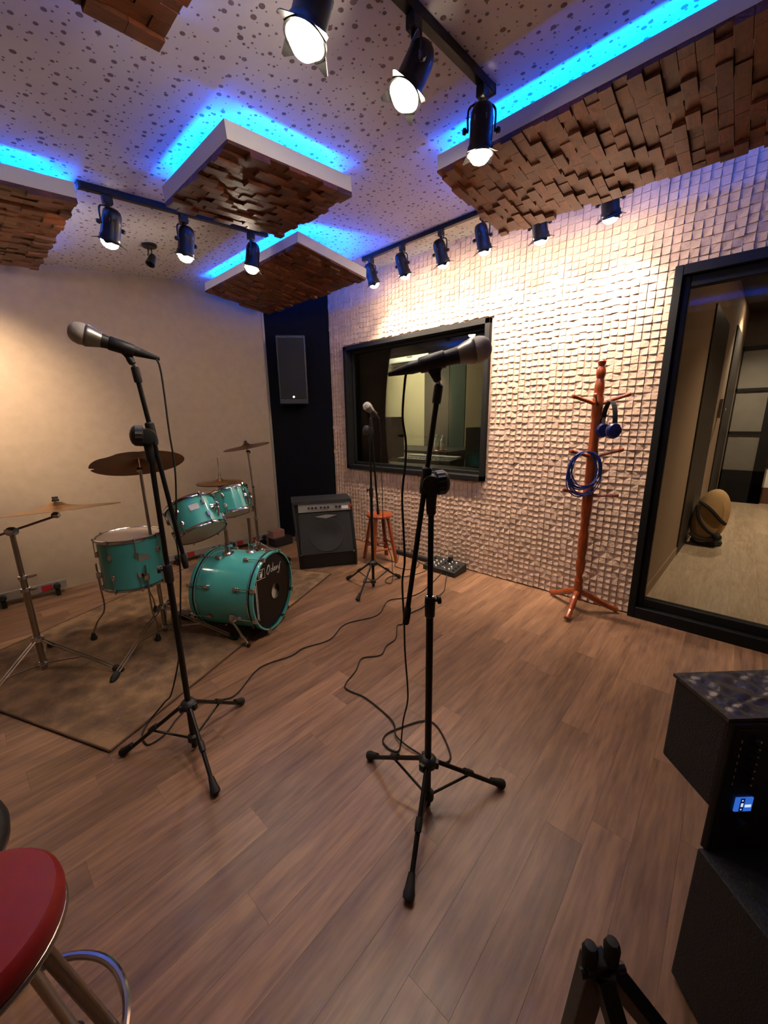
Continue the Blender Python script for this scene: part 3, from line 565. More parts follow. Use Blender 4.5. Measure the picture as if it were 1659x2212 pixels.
pn = obj('control_panel', fbox(.03, AW-.03, .425, .51, -.01, .012), M_SILV, t, False)
for i, u in enumerate((.13, .165, .2, .25, .285, .32, .40, .435)): obj('knob', B().lathe([(.011, 0), (.010, .016), (.004, .017)], fp(u, .465, .012), fnrm, 12), M_RUB, pn)
obj('input_plate', fbox(.455, .52, .44, .47, .012, .014), M_WHITE, pn, False); obj('power_switch', fbox(.53, .555, .455, .485, .012, .02), mat('red_switch', srgb(170, 50, 20), .4), pn, False)
obj('badge', B().prism([(-.11, 0), (0, .016), (.11, .006), (0, -.022)], lambda p, s: fp(AW/2-.0+p[0], .375+p[1], .004+(.005 if s else 0))), M_SILV, t, False)
for u in (.03, AW-.03): obj('corner_guard', B().sphere(fp(u, .0, .0), .012, 8), M_CHRD, t)
for u in (.06, AW-.06): obj('foot', B().cyl(apt(u, .06, -.0), apt(u, .06, .012), .015), M_RUB, t)

# wooden stool
def stool(cx, cy, label):
    t = thing('wooden_stool', label, 'stool', (cx, cy, 0))
    obj('seat', B().lathe([(.004, .485), (.125, .485), (.135, .492), (.138, .505), (.132, .516), (.12, .52), (.004, .516)], (cx, cy, 0), (0, 0, 1), 32), M_RACK, t)
    F4 = []
    for i in range(4):
        a = math.radians(i*90+20); d = V((math.cos(a), math.sin(a), 0)); p0 = V((cx, cy, .485))+d*.095; p1 = V((cx, cy, 0))+d*.185; F4.append((p0, p1))
        tg = V((-d.y, d.x, 0)); q = B(); q.prism([(-.02, -.013), (.02, -.013), (.02, .013), (-.02, .013)], lambda p, s: (p1 if s == 0 else p0)+tg*p[0]+d*p[1]); obj('leg', q, M_RACK, t, False, .004)
    for i in range(4):
        k = .32+.1*(i % 2); a = F4[i][1].lerp(F4[i][0], k); b_ = F4[(i+1) % 4][1].lerp(F4[(i+1) % 4][0], k); obj('stretcher', B().cyl(a, b_, .011, n=10), M_RACK, t)
stool(2.86, 2.66, 'reddish brown round wooden stool in front of the stone wall')

# small mixer on the floor
t = thing('floor_mixer', 'small black mixing console on the floor by the stone wall', 'mixer', (3.06, 1.98, 0))
mp = lambda p, s: V((2.955 if s == 0 else 3.17, p[0], p[1]))
mb = B(); mb.prism([(2.955, 0), (3.175, 0), (3.175, .085), (2.955, .05)], lambda p, s: V((p[0], 1.80 if s == 0 else 2.165, p[1]))); obj('case', mb, M_PLAS, t, False, .004)
def mz(x): return .05+(x-2.955)/.22*.035
for j in range(7):
    for i in range(4):
        if (i+j) % 5 == 3: continue
        x = 2.985+i*.045; y = 1.83+j*.05; obj('knob', B().lathe([(.008, 0), (.007, .014), (.003, .015)], (x, y, mz(x)), (-.15, 0, 1), 8), M_WHITE if (i*3+j) % 3 else M_RUB, t)
for j in range(3): obj('fader', B().box((3.0, 1.86+j*.1, mz(3.0)+.005), (.03, .008, .012)), M_SILV, t, False)
obj('power_adapter_plug', B().box((3.12, 1.95, mz(3.12)+.03), (.04, .035, .06)), M_RUB, t, False, .005)

# ------------------------------------------------------------------ coat rack with headphones and coiled cable
RX, RY = 3.015, .748
t = thing('coat_rack', 'turned reddish wood coat rack standing against the stone wall', 'coat rack', (RX, RY, 0))
prof = [(.022, .10), (.03, .115), (.032, .2), (.026, .23), (.032, .25), (.024, .27), (.020, .29), (.030, .33), (.034, .40), (.026, .44), (.030, .46), (.034, .5), (.033, .62), (.025, .66), (.033, .69), (.026, .72), (.034, .76), (.036, .86), (.036, .95), (.031, .985), (.033, 1.0), (.033, 1.14), (.036, 1.155), (.036, 1.22), (.031, 1.25), (.032, 1.36), (.028, 1.385), (.032, 1.405), (.028, 1.43), (.034, 1.46), (.036, 1.50), (.036, 1.57), (.028, 1.60), (.033, 1.64), (.027, 1.69), (.022, 1.705), (.031, 1.73), (.028, 1.765), (.019, 1.785), (.024, 1.80), (.026, 1.815), (.018, 1.828), (.004, 1.832)]
obj('post', B().lathe(prof, (RX, RY, 0), (0, 0, 1), 26), M_RACK, t)
for tip in ((2.79, .745), (3.17, .985), (3.17, .505)):
    d = V((tip[0]-RX, tip[1]-RY, 0)); L_ = d.length; d.normalize()
    obj('foot_leg', B().tube(smoothpath([V((RX, RY, .155))+d*.02, V((RX, RY, .13))+d*.08, V((RX, RY, .07))+d*(L_*.65), V((RX, RY, .026))+d*L_], 4), [.022]*4+[.024]*4+[.02]*4+[.022], 10), M_RACK, t)
for z, pegs in ((1.535, ((-.17, .12, .06), (-.16, -.02, .06), (.02, -.19, .065))), (1.18, ((-.17, .10, .05), (.03, -.185, .06))), (.905, ((-.15, .13, .05), (.02, -.19, .02)))):
    for dx, dy, dz in pegs:
        p0 = V((RX, RY, z)); p1 = p0+V((dx, dy, dz)); obj('peg', B().lathe([(.014, 0), (.012, .06), (.011, (p1-p0).length-.045), (.0145, (p1-p0).length-.02), (.013, (p1-p0).length-.004), (.004, (p1-p0).length)], p0, p1-p0, 12), M_RACK, t)
t = thing('headphones', 'blue and black headphones hanging from the coat rack', 'headphones', (2.99, .66, 1.34))
hc = V((2.985, .662, 1.40)); hx = V((.74, -.67, 0)); hy = V((.67, .74, 0))
arc = [hc+hy*(.062*math.cos(a))+V((0, 0, .155*math.sin(a))) for a in [PI*i/16 for i in range(17)]]
bd = B(); R_ = []
for i, p in enumerate(arc): R_.append([p+hx*q[0]+(p-hc).normalized()*q[1] for q in ((-.016, -.003), (.016, -.003), (.016, .003), (-.016, .003))])
obj('headband', bd.rings(R_), M_RUB, t, False)
for s in (-1, 1):
    cc = hc+hy*(.055*s)+V((0, 0, -.035)); obj('ear_cup', B().lathe([(.004, -.018), (.04, -.018), (.05, -.008), (.052, .008), (.044, .02), (.004, .024)], cc, hy*s, 26), M_BLUEP, t); obj('slider_arm', B().box((0, 0, 0), (.024, .006, .06), Mx.Translation(cc+V((0, 0, .055))) @ Mx(((hx.x, hy.x, 0, 0), (hx.y, hy.y, 0, 0), (0, 0, 1, 0), (0, 0, 0, 1)))), M_SILV, t, False)
cl = B(); rd = random.Random(5); cx0 = V((2.925, .765, 1.09)); ca = V((.70, -.71, 0)); pts = []
for k in range(11):
    rx, rz = .105+rd.uniform(-.02, .018), .135+rd.uniform(-.015, .03); oz = .135-rz; tilt = rd.uniform(-.02, .02)
    for i in range(28):
        a = 2*PI*i/28+PI/2; pts.append(cx0+ca*(rx*math.cos(a)+tilt*math.sin(a))+V((0, 0, rz*math.sin(a)+oz))+V((-.71, -.70, 0))*(.016*(k/10-.5)+rd.uniform(-.001, .001)))
one('coiled_cable', cl.tube(pts, .0038, 6), M_BLUE, 'coil of blue cable hanging on the coat rack', 'cable', (2.87, .835, 1.0))
# ------------------------------------------------------------------ rug and drum kit
def rug_mat():
    m = bpy.data.materials.new('worn_rug'); m.use_nodes = True; N = m.node_tree.nodes; L = m.node_tree.links; b_ = N['Principled BSDF']; tc = N.new('ShaderNodeTexCoord')
    n1 = N.new('ShaderNodeTexNoise'); n1.inputs['Scale'].default_value = 4.5; n1.inputs['Detail'].default_value = 8; n1.inputs['Roughness'].default_value = .7; L.new(tc.outputs['Object'], n1.inputs['Vector'])
    vo = N.new('ShaderNodeTexVoronoi'); vo.inputs['Scale'].default_value = 9; L.new(tc.outputs['Object'], vo.inputs['Vector'])
    mx = N.new('ShaderNodeMath'); mx.operation = 'MULTIPLY_ADD'; mx.inputs[1].default_value = .25; L.new(vo.outputs['Distance'], mx.inputs[0]); L.new(n1.outputs[0], mx.inputs[2])
    cr = N.new('ShaderNodeValToRGB'); L.new(mx.outputs[0], cr.inputs[0]); e = cr.color_ramp.elements; e[0].position = .42; e[0].color = srgb(74, 58, 44); e[1].position = .78; e[1].color = srgb(140, 110, 78)
    q = e.new(.6); q.color = srgb(108, 84, 60); L.new(cr.outputs[0], b_.inputs['Base Color']); b_.inputs['Roughness'].default_value = .95
    n2 = N.new('ShaderNodeTexNoise'); n2.inputs['Scale'].default_value = 160; L.new(tc.outputs['Object'], n2.inputs['Vector']); bp = N.new('ShaderNodeBump'); bp.inputs['Strength'].default_value = .6; bp.inputs['Distance'].default_value = .006; L.new(n2.outputs[0], bp.inputs['Height']); L.new(bp.outputs[0], b_.inputs['Normal'])
    return m
R0 = V((.238, 1.924, 0)); ra = V((.923, .386, 0)).normalized(); rb_ = V((-.386, .923, 0)).normalized()
t = thing('rug', 'worn beige brown rug under the drum kit', 'rug', R0+ra*1.15+rb_*.9)
bb = B(); R_ = []; nx, ny = 46, 36; G = []
for j in range(ny+1):
    row = []
    for i in range(nx+1):
        p = R0+ra*(2.2*i/nx)+rb_*(1.5*j/ny); row.append(bb.m.verts.new((p.x, p.y, .008+.0012*math.sin(i*1.7+j)*math.cos(j*1.3))))
    G.append(row)
for j in range(ny):
    for i in range(nx): bb.m.faces.new((G[j][i], G[j][i+1], G[j+1][i+1], G[j+1][i]))
ret = bmesh.ops.extrude_face_region(bb.m, geom=bb.m.faces[:]); 
for v_ in [g_ for g_ in ret['geom'] if isinstance(g_, bmesh.types.BMVert)]: v_.co.z = .001
obj('rug_field', bb, rug_mat(), t)
cor = [R0, R0+ra*2.2, R0+ra*2.2+rb_*1.5, R0+rb_*1.5]
for i in range(4): obj('bound_edge', B().cyl(cor[i]+V((0, 0, .007)), cor[(i+1) % 4]+V((0, 0, .007)), .0055, n=8), mat('rug_binding', srgb(84, 62, 44), .9), t)

def frame_of(n):
    n = V(n).normalized(); u = V((0, 0, 1)) if abs(n.z) < .95 else V((0, 1, 0)); e1 = u.cross(n).normalized(); e2 = n.cross(e1); return n, e1, e2
def drum(name, label, cat, c, n, r, L_, nl, rim='chrome', a0=0., badge=None, group='teal drums'):
    """c: centre of the bottom head, n: axis towards the batter head"""
    n, e1, e2 = frame_of(n); c = V(c); t = thing(name, label, cat, c, group)
    obj('shell', B().lathe([(r-.006, L_-.012), (r-.006, .012), (r, .014), (r, L_-.014), (r-.006, L_-.012)], c, n, 56, False), M_TEAL, t)
    for nm, h in (('bottom_hoop', 0.), ('top_hoop', L_-.022)): obj(nm, B().lathe([(r+.004, h), (r+.009, h+.002), (r+.007, h+.006), (r+.006, h+.016), (r+.010, h+.021), (r+.004, h+.023), (r+.001, h+.02), (r+.001, h)], c, n, 56, False), M_CHR, t)
    obj('batter_head', B().lathe([(r-.0, L_-.012), (r-.004, L_-.006), (.004, L_-.005)], c, n, 56, False), M_HEAD, t); obj('resonant_head', B().lathe([(r-.0, .012), (r-.004, .006), (.004, .005)], c, n, 56, False), M_HEAD, t)
    for i in range(nl):
        a = a0+2*PI*i/nl; d = e1*math.cos(a)+e2*math.sin(a); tg = n.cross(d)
        for h, s in ((L_*.30, -1), (L_*.70, 1)) if L_ > .15 else ((L_*.5, 1),):
            p = c+n*h+d*r; lug = B(); lug.prism([(-.012, -.02), (.012, -.02), (.014, .004), (.009, .02), (-.009, .02), (-.014, .004)], lambda q, k: p+tg*q[0]*(1 if k == 0 else .7)+n*s*q[1]*(1 if k == 0 else .85)+d*(.016 if k else -.001)); lg = obj('lug', lug, M_CHR, t, True, .002, 1)
            end = c+n*(L_-.004 if s > 0 else .004)+d*(r+.012); obj('tension_rod', B().cyl(p+d*.012+n*s*.015, end, .003, n=6), M_CHR, lg); obj('rod_head', B().cyl(end-n*s*.004, end+n*s*.010, .0065, n=8), M_CHR, lg)
    if badge is not None:
        d = e1*math.cos(badge)+e2*math.sin(badge); tg = n.cross(d); p = c+n*L_*.62+d*r
        obj('badge', B().prism([(-.032, -.014), (-.026, -.02), (.026, -.02), (.032, -.014), (.032, .014), (.026, .02), (-.026, .02), (-.032, .014)], lambda q, k: p+tg*q[0]+n*q[1]+d*(-.004+(.008 if k else 0)-(abs(q[0])/.032)**2*.0035)), M_SILV, t, False)
    return t, n, e1, e2
def ang_to(n, c, p):
    n, e1, e2 = frame_of(n); d = V(p)-V(c); return math.atan2(d.dot(e2), d.dot(e1))
CAMP = V((0, 0, 1.45))
# floor tom
FT = V((.708, 3.0, .379)); a_ = ang_to((0, 0, 1), FT, CAMP)
t, n, e1, e2 = drum('floor_tom', 'teal floor tom standing on three bent legs left of the bass drum', 'drum', FT, (0, 0, 1), .188, .352, 8, a0=a_+.12, badge=a_+.34)
for tip in ((.43, 3.12), (.86, 3.24), (.72, 2.765)):
    d = V((tip[0]-FT.x, tip[1]-FT.y, 0)).normalized(); q = V((FT.x, FT.y, 0))+d*.212
    lg = obj('leg', B().tube(smoothpath([q+V((0, 0, .55)), q+V((0, 0, .38)), q+V((0, 0, .22)), q+d*.055+V((0, 0, .13)), V((tip[0], tip[1], .05))], 4), .0055, 8), M_CHRD, t)
    obj('rubber_foot', B().lathe([(.018, 0), (.02, .012), (.014, .03), (.008, .05)], (tip[0], tip[1], .009), (0, 0, 1), 14), M_RUB, lg)
    obj('leg_bracket', B().box((0, 0, 0), (.04, .035, .05), Mx.Translation(q-d*.012+V((0, 0, .47))) @ d.to_track_quat('X', 'Z').to_matrix().to_4x4()), M_CHR, t, True, .008)
# bass drum
hb = -1.066; bn = V((math.cos(hb), math.sin(hb), 0)); BF = V((1.362, 2.302, .293)); BL = .478; BR = .268; BC = BF-bn*BL; brt = V((-bn.y, bn.x, 0)); BZ = V((0, 0, 1))
t = thing('bass_drum', 'teal bass drum with black front head and white lettering', 'drum', V((BC.x, BC.y, 0))+bn*BL/2, 'teal drums')
obj('shell', B().lathe([(BR-.006, BL-.03), (BR-.006, .03), (BR, .03), (BR, BL-.03), (BR-.006, BL-.03)], BC, bn, 72, False), M_TEAL, t)
for nm, h in (('rear_hoop', 0.), ('front_hoop', BL-.042)):
    hp = obj(nm, B().lathe([(BR-.002, h), (BR+.009, h), (BR+.010, h+.002), (BR+.010, h+.040), (BR+.009, h+.042), (BR-.002, h+.042)], BC, bn, 72, False), M_TEAL, t)
    hh = h+.026 if h == 0 else h+.004
    obj('black_stripe', B().lathe([(BR+.0098, hh), (BR+.0112, hh+.001), (BR+.0112, hh+.011), (BR+.0098, hh+.012)], BC, bn, 72, False), M_BLK, hp)
obj('chrome_bead', B().torus(BC+bn*(BL-.046), bn, BR+.004, .004, 72, 8), M_CHR, t); obj('chrome_bead', B().torus(BC+bn*.046, bn, BR+.004, .004, 72, 8), M_CHR, t)
# front head with a round port
hd = B(); R_ = []
for r in (BR, BR-.012, .2, .12, .08): R_.append([BF-bn*(.012 if r < BR else .02)+(brt*math.cos(2*PI*k/64)*r+BZ*math.sin(2*PI*k/64)*r)+((brt*.032+BZ*-.022)*(1-min(1, max(0, (r-.062)/.13)))) * 1.0 for k in range(64)])
PORT = BF+brt*.032+BZ*-.022; R_[-1] = [PORT-bn*.012+(brt*math.cos(2*PI*k/64)+BZ*math.sin(2*PI*k/64))*.056 for k in range(64)]; R_[-2] = [PORT-bn*.012+(brt*math.cos(2*PI*k/64)+BZ*math.sin(2*PI*k/64))*.1 for k in range(64)]
fh = obj('front_head', hd.rings(R_, False), M_BHEAD, t); obj('port_ring', B().torus(PORT-bn*.011, bn, .057, .003, 40, 6), M_RUB, fh)
obj('rear_head', B().lathe([(BR, .02), (BR-.01, .014), (.004, .014)], BC, bn, 64, False), M_HEAD, t)
obj('damping_pillow', B().lathe([(.004, 0), (.16, .0), (.2, .04), (.2, .09), (.16, .13), (.004, .135)], BC+bn*(BL-.17), bn, 32), mat('pale_foam', srgb(214, 204, 190), .9), t)
def hpt(x, z, o=.0): return BF-bn*.0105+brt*x+BZ*z+bn*o
def strip(pl, wd, name='lettering'):
    q = B(); P_ = [V((p[0], p[1])) for p in pl]; Lq = []
    for i, p in enumerate(P_):
        d = (P_[min(i+1, len(P_)-1)]-P_[max(i-1, 0)]).normalized(); nn = V((-d.y, d.x)); Lq.append((p+nn*wd/2, p-nn*wd/2))
    a = [[q.m.verts.new(hpt(l[s].x, l[s].y, o)) for l in Lq] for s, o in ((0, 0), (1, 0), (1, .0012), (0, .0012))]
    for i in range(len(P_)-1):
        for s in range(4): q.m.faces.new((a[s][i], a[s][i+1], a[(s+1) % 4][i+1], a[(s+1) % 4][i]))
    obj(name, q, M_INK, fh, False)
def cs(pts, k=5): return [(p.x, p.y) for p in smoothpath([V((x, y, 0)) for x, y in pts], k)]
TX, TZ = -.078, .150
def tw(p): return [(TX+.014+x*.215, TZ+y*.085-x*.04) for x, y in p]
strip(cs(tw([(.16, .62), (.06, .35), (.02, .0), (.08, -.12), (.17, .1), (.21, .45), (.17, .64), (.09, .52)])), .0046)           # O
strip(cs(tw([(.36, .22), (.30, .26), (.27, .05), (.32, .0), (.38, .2), (.44, .75), (.41, .3), (.42, .02), (.47, .1)])), .004)     # d
strip(cs(tw([(.47, .1), (.53, .25), (.52, .34), (.48, .22), (.50, .02), (.57, .1)])), .004)                                     # e
strip(cs(tw([(.57, .1), (.62, .34), (.61, .02), (.65, .26), (.70, .32)])), .004)                                                # r
strip(cs(tw([(.73, .33), (.74, .1), (.79, .08), (.86, .42), (.80, -.1), (.72, -.32), (.66, -.2)])), .004)                         # y
strip(cs(tw([(.86, .42), (.93, .62)]), 2), .004)
for pl in ([(-.194, .210), (-.088, .196)], [(-.088, .196), (-.088, .130)], [(-.088, .130), (-.194, .148)], [(-.194, .148), (-.194, .210)]): strip(pl, .0028, 'logo_outline')
strip(cs([(-.16, .15), (-.165, .175), (-.15, .19), (-.135, .185), (-.13, .165)], 4), .004, 'logo_mark'); strip(cs([(-.12, .16), (-.12, .185), (-.108, .195)], 4), .005, 'logo_mark')
q = B(); q.prism([(.014*math.cos(2*PI*i/20)-.136, .016*math.sin(2*PI*i/20)+.160) for i in range(20)], lambda p, s: hpt(p[0], p[1], .0013 if s else 0)); obj('logo_mark', q, M_INK, fh, False)
strip([(-.214, .125), (-.214, -.12)], .006, 'side_line'); strip([(-.200, .15), (-.200, -.135)], .003, 'side_line')
for i in range(8):
    a = PI/8+2*PI*i/8; d = brt*math.cos(a)+BZ*math.sin(a)
    if abs(d.z+1) < .05: continue
    for h, s in ((BL-.13, 1), (.13, -1)):
        p = BC+bn*h+d*BR; tg = bn.cross(d); lug = B(); lug.prism([(-.014, -.022), (.014, -.022), (.016, .0), (.01, .02), (-.01, .02), (-.016, .0)], lambda q_, k: p+tg*q_[0]*(1 if k == 0 else .7)+bn*s*q_[1]*(1 if k == 0 else .85)+d*(.018 if k else -.001)); lg = obj('lug', lug, M_CHR, t, True, .002, 1)
        e_ = BC+bn*(BL+.006 if s > 0 else -.006)+d*(BR+.018); obj('tension_rod', B().cyl(p+d*.013, e_, .0032, n=6), M_CHR, lg); obj('claw', B().box((0, 0, 0), (.034, .02, .03), Mx.Translation(e_-bn*s*.01-d*.004) @ bn.to_track_quat('X', 'Z').to_matrix().to_4x4()), M_CHR, lg, True, .006)
for s in (-1, 1):
    d = (brt*s*.92-BZ*.39).normalized(); p = BC+bn*(BL-.17)+d*BR; sp = obj('spur_bracket', B().lathe([(.036, -.002), (.036, .008), (.026, .02), (.02, .034), (.004, .036)], p, d, 22), M_CHR, t)
    foot = V((p.x, p.y, .012))+bn*.11+brt*s*.03; obj('spur_leg', B().tube([p+d*.02+BZ*.03, p+d*.026, foot], .008, 10), M_CHR, t); obj('rubber_foot', B().sphere(foot+BZ*.006, .014, 10), M_RUB, sp)
for k, (h, tpx) in enumerate(((.16, V((1.075, 2.70, .70))), (.31, V((1.36, 2.70, .79))))):
    p = BC+bn*h+BZ*(BR-.004)+brt*(-.03+.06*k)
    obj('tom_post', B().cyl(p, p+BZ*(.17+.08*k), .0125, n=14), M_CHRD, t); obj('post_flange', B().lathe([(.045, -.006), (.04, .006), (.022, .016), (.02, .05)], p, (0, 0, 1), 20), M_CHR, t); obj('post_clamp', B().box((0, 0, 0), (.05, .04, .045), Mx.Translation(p+BZ*.06+brt*.012)), M_CHR, t, True, .01)
# rack toms
for nm, c, h, tl, r, L_, a0, bdg, lb, nl in (('rack_tom', (1.075, 2.689, .703), 1.667, .62, .163, .237, .2, .05, 'larger teal rack tom tilted towards the drummer, left of the smaller one', 6),
                                      ('rack_tom', (1.412, 2.84, .759), 1.55, .42, .130, .205, .5, None, 'smaller teal rack tom above the front of the bass drum', 5)):
    n_ = V((math.cos(h)*math.sin(tl), math.sin(h)*math.sin(tl), math.cos(tl))); a_ = ang_to(n_, c, CAMP)
    t, n, e1, e2 = drum(nm, lb, 'drum', c, n_, r, L_, nl, a0=a_+a0+.3, badge=None if bdg is None else a_+.12)
    d = e1*math.cos(a_+.9)+e2*math.sin(a_+.9); p = V(c)+n*L_*.5+d*r
    obj('mount_bracket', B().lathe([(.03, -.002), (.03, .01), (.018, .022), (.018, .04), (.004, .042)], p, d, 18), M_CHR, t); obj('mount_arm', B().tube(smoothpath([p+d*.03, p+d*.05-BZ*.04, p+d*.02-BZ*.13], 4), .008, 8), M_CHR, t)

# cymbals and their stands
def cymbal(c, n, r, label, m, bell=.16, notch=False, group='cymbals'):
    n, e1, e2 = frame_of(n); c = V(c); t = thing('cymbal', label, 'cymbal', c, group); N_ = 72; R_ = []
    prof = [(.006, .012*r/.2+.028), (r*bell*.6, .012*r/.2+.024), (r*bell, .012*r/.2+.008), (r*.35, .012), (r*.6, .0075), (r*.8, .0035), (r, 0)]
    for side in (0, 1):
        for i_, (rr, h) in enumerate(prof if side == 0 else prof[::-1]):
            row = []
            for k in range(N_):
                a = 2*PI*k/N_; q = rr
                if notch and rr > r*.9:
                    for a1, w_, dp in notch:
                        x = abs((a-a1+PI) % (2*PI)-PI)
                        if x < w_: q = rr-dp*(1-(x/w_)**2)
                row.append(c+(e1*math.cos(a)+e2*math.sin(a))*q+n*(h-.0014*side))
            R_.append(row)
    obj('bronze_disc', B().rings(R_, True), m, t); top = c+n*(.012*r/.2+.03)
    obj('felt', B().lathe([(.016, 0), (.018, .006), (.014, .014)], top, n, 16), M_RUB, t); obj('wing_nut', B().box((0, 0, .022), (.03, .007, .014), Mx.Translation(top) @ n.to_track_quat('Z', 'Y').to_matrix().to_4x4()), M_CHR, t, True, .003)
    return t
def tripod(t, c, zh, feet, zb, r=.011, m=None):
    m = m or M_CHRD
    for f in feet:
        f = V(f); hub = V((c[0], c[1], zh)); low = V((c[0], c[1], zb)); d = (V((f.x, f.y, 0))-V((c[0], c[1], 0))).normalized(); tg = V((-d.y, d.x, 0))
        k = .55; mid = hub.lerp(f+V((0, 0, .025)), k); lg = B()
        for s in (-1, 1): lg.tube([hub+d*.02+tg*s*.009, f+V((0, 0, .026))+tg*s*.009], .0045, 6)
        L_ = obj('leg', lg, m, t); obj('brace', B().tube([low+d*.016, mid-V((0, 0, .006))], .005, 6), m, L_)
        obj('rubber_foot', B().lathe([(.017, -.03), (.02, -.012), (.019, .012), (.01, .03)], f+V((0, 0, .024)), d+V((0, 0, -.35)), 12), M_RUB, L_)
    obj('hub', B().lathe([(r+.004, zh-.02), (r+.014, zh-.012), (r+.014, zh+.012), (r+.004, zh+.02)], (c[0], c[1], 0), (0, 0, 1), 18), M_CHR, t); obj('lower_hub', B().lathe([(r+.004, zb-.012), (r+.01, zb), (r+.004, zb+.012)], (c[0], c[1], 0), (0, 0, 1), 18), M_CHR, t)
def wing(t, c, z, ang, r):
    c = V((c[0], c[1], z)); obj('memory_lock', B().lathe([(r+.001, -.012), (r+.008, -.010), (r+.008, .010), (r+.001, .012)], c, (0, 0, 1), 16), M_CHR, t)
    d = V((math.cos(ang), math.sin(ang), 0)); obj('wing_screw', B().prism([(.0, -.004), (.03, -.006), (.055, .004), (.052, .014), (.02, .01), (0, .006)], lambda p, s: c+d*(p[0]+r)+V((0, 0, p[1]))+V((-d.y, d.x, 0))*(.003 if s else -.003)), M_CHR, t, True)
# near boom cymbal stand
c = (.145, 2.95); t = thing('cymbal_stand', 'chrome boom cymbal stand at the left edge in front of the beige wall', 'cymbal stand', (c[0], c[1], 0), 'cymbal stands')
tripod(t, c, .21, [(.44, 2.575, 0), (-.16, 2.70, 0), (.217, 3.241, 0)], .05, .017)
obj('lower_tube', B().cyl((c[0], c[1], .015), (c[0], c[1], .60), .016, n=18), M_CHRD, t); obj('middle_tube', B().cyl((c[0], c[1], .58), (c[0], c[1], .87), .0125, n=16), M_CHRD, t)
wing(t, c, .605, -.6, .014); wing(t, c, .53, -.9, .017)
obj('boom_tilter', B().lathe([(.02, -.025), (.026, -.01), (.026, .01), (.02, .025)], (c[0], c[1], .88), (.67, -.74, 0), 18), M_CHR, t)
obj('boom_arm', B().cyl((.02, 2.99, .845), (.345, 2.925, .935), .0065, n=10), M_CHRD, t); obj('cymbal_tilter', B().lathe([(.012, -.02), (.018, -.01), (.018, .01), (.012, .02)], (.345, 2.925, .94), (.67, -.74, 0), 14), M_CHR, t); obj('cymbal_rod', B().cyl((.345, 2.925, .94), (.357, 2.924, 1.02), .004, n=8), M_CHR, t)
cymbal((.357, 2.924, .972), (.02, .13, 1), .315, 'large bronze cymbal seen edge-on at the left edge', M_CYM)
# broken crash stand
c = (.80, 2.86); t = thing('cymbal_stand', 'straight chrome cymbal stand between the floor tom and the bass drum', 'cymbal stand', (c[0], c[1], 0), 'cymbal stands')
tripod(t, c, .20, [(.40, 2.50, 0), (1.07, 2.375, 0), (.98, 3.30, 0)], .04, .014)
obj('lower_tube', B().cyl((c[0], c[1], .015), (c[0], c[1], .62), .0135, n=16), M_CHRD, t); obj('upper_tube', B().cyl((c[0], c[1], .6), (c[0], c[1], 1.16), .0095, n=14), M_CHRD, t); wing(t, c, .62, .6, .013)
obj('cymbal_tilter', B().lathe([(.012, -.018), (.017, -.01), (.017, .01), (.012, .018)], (c[0], c[1], 1.165), (.67, -.74, 0), 14), M_CHR, t); obj('cymbal_rod', B().cyl((c[0], c[1], 1.165), (c[0], c[1], 1.27), .004, n=8), M_CHR, t)
vd = V((.8, 2.86, 0)).normalized()
cymbal((c[0], c[1], 1.205), (.05, .36, .93), .265, 'dark crash cymbal with a broken edge above the floor tom', M_CYMD, notch=[(ang_to((.05, .36, .93), (.8, 2.86, 1.205), (.55, 2.93, 1.16)), .07, .03), (ang_to((.05, .36, .93), (.8, 2.86, 1.205), (.62, 2.72, 1.25)), .22, .016), (ang_to((.05, .36, .93), (.8, 2.86, 1.205), (.74, 2.6, 1.3)), .12, .014)])
# right crash
c = (1.99, 3.60); t = thing('cymbal_stand', 'thin chrome cymbal stand by the black corner, behind the small tom', 'cymbal stand', (c[0], c[1], 0), 'cymbal stands')
tripod(t, c, .22, [(2.22, 3.42, 0), (1.72, 3.42, 0), (2.04, 3.9, 0)], .05, .014)
obj('lower_tube', B().cyl((c[0], c[1], .015), (c[0], c[1], .48), .0135, n=16), M_CHRD, t); obj('middle_tube', B().cyl((c[0], c[1], .46), (c[0], c[1], .82), .011, n=14), M_CHRD, t); obj('upper_tube', B().cyl((c[0], c[1], .80), (1.975, 3.615, 1.20), .0085, n=12), M_CHRD, t)
wing(t, c, .48, 1.5, .012); wing(t, c, .82, 1.2, .01); obj('cymbal_tilter', B().lathe([(.012, -.018), (.017, -.01), (.017, .01), (.012, .018)], (1.98, 3.61, 1.17), (.67, -.74, 0), 14), M_CHR, t); obj('cymbal_rod', B().cyl((1.977, 3.613, 1.17), (1.963, 3.62, 1.29), .004, n=8), M_CHR, t)
cymbal((1.972, 3.616, 1.222), (-.16, .05, 1), .225, 'thin crash cymbal seen edge-on beside the black corner', M_CYMD)
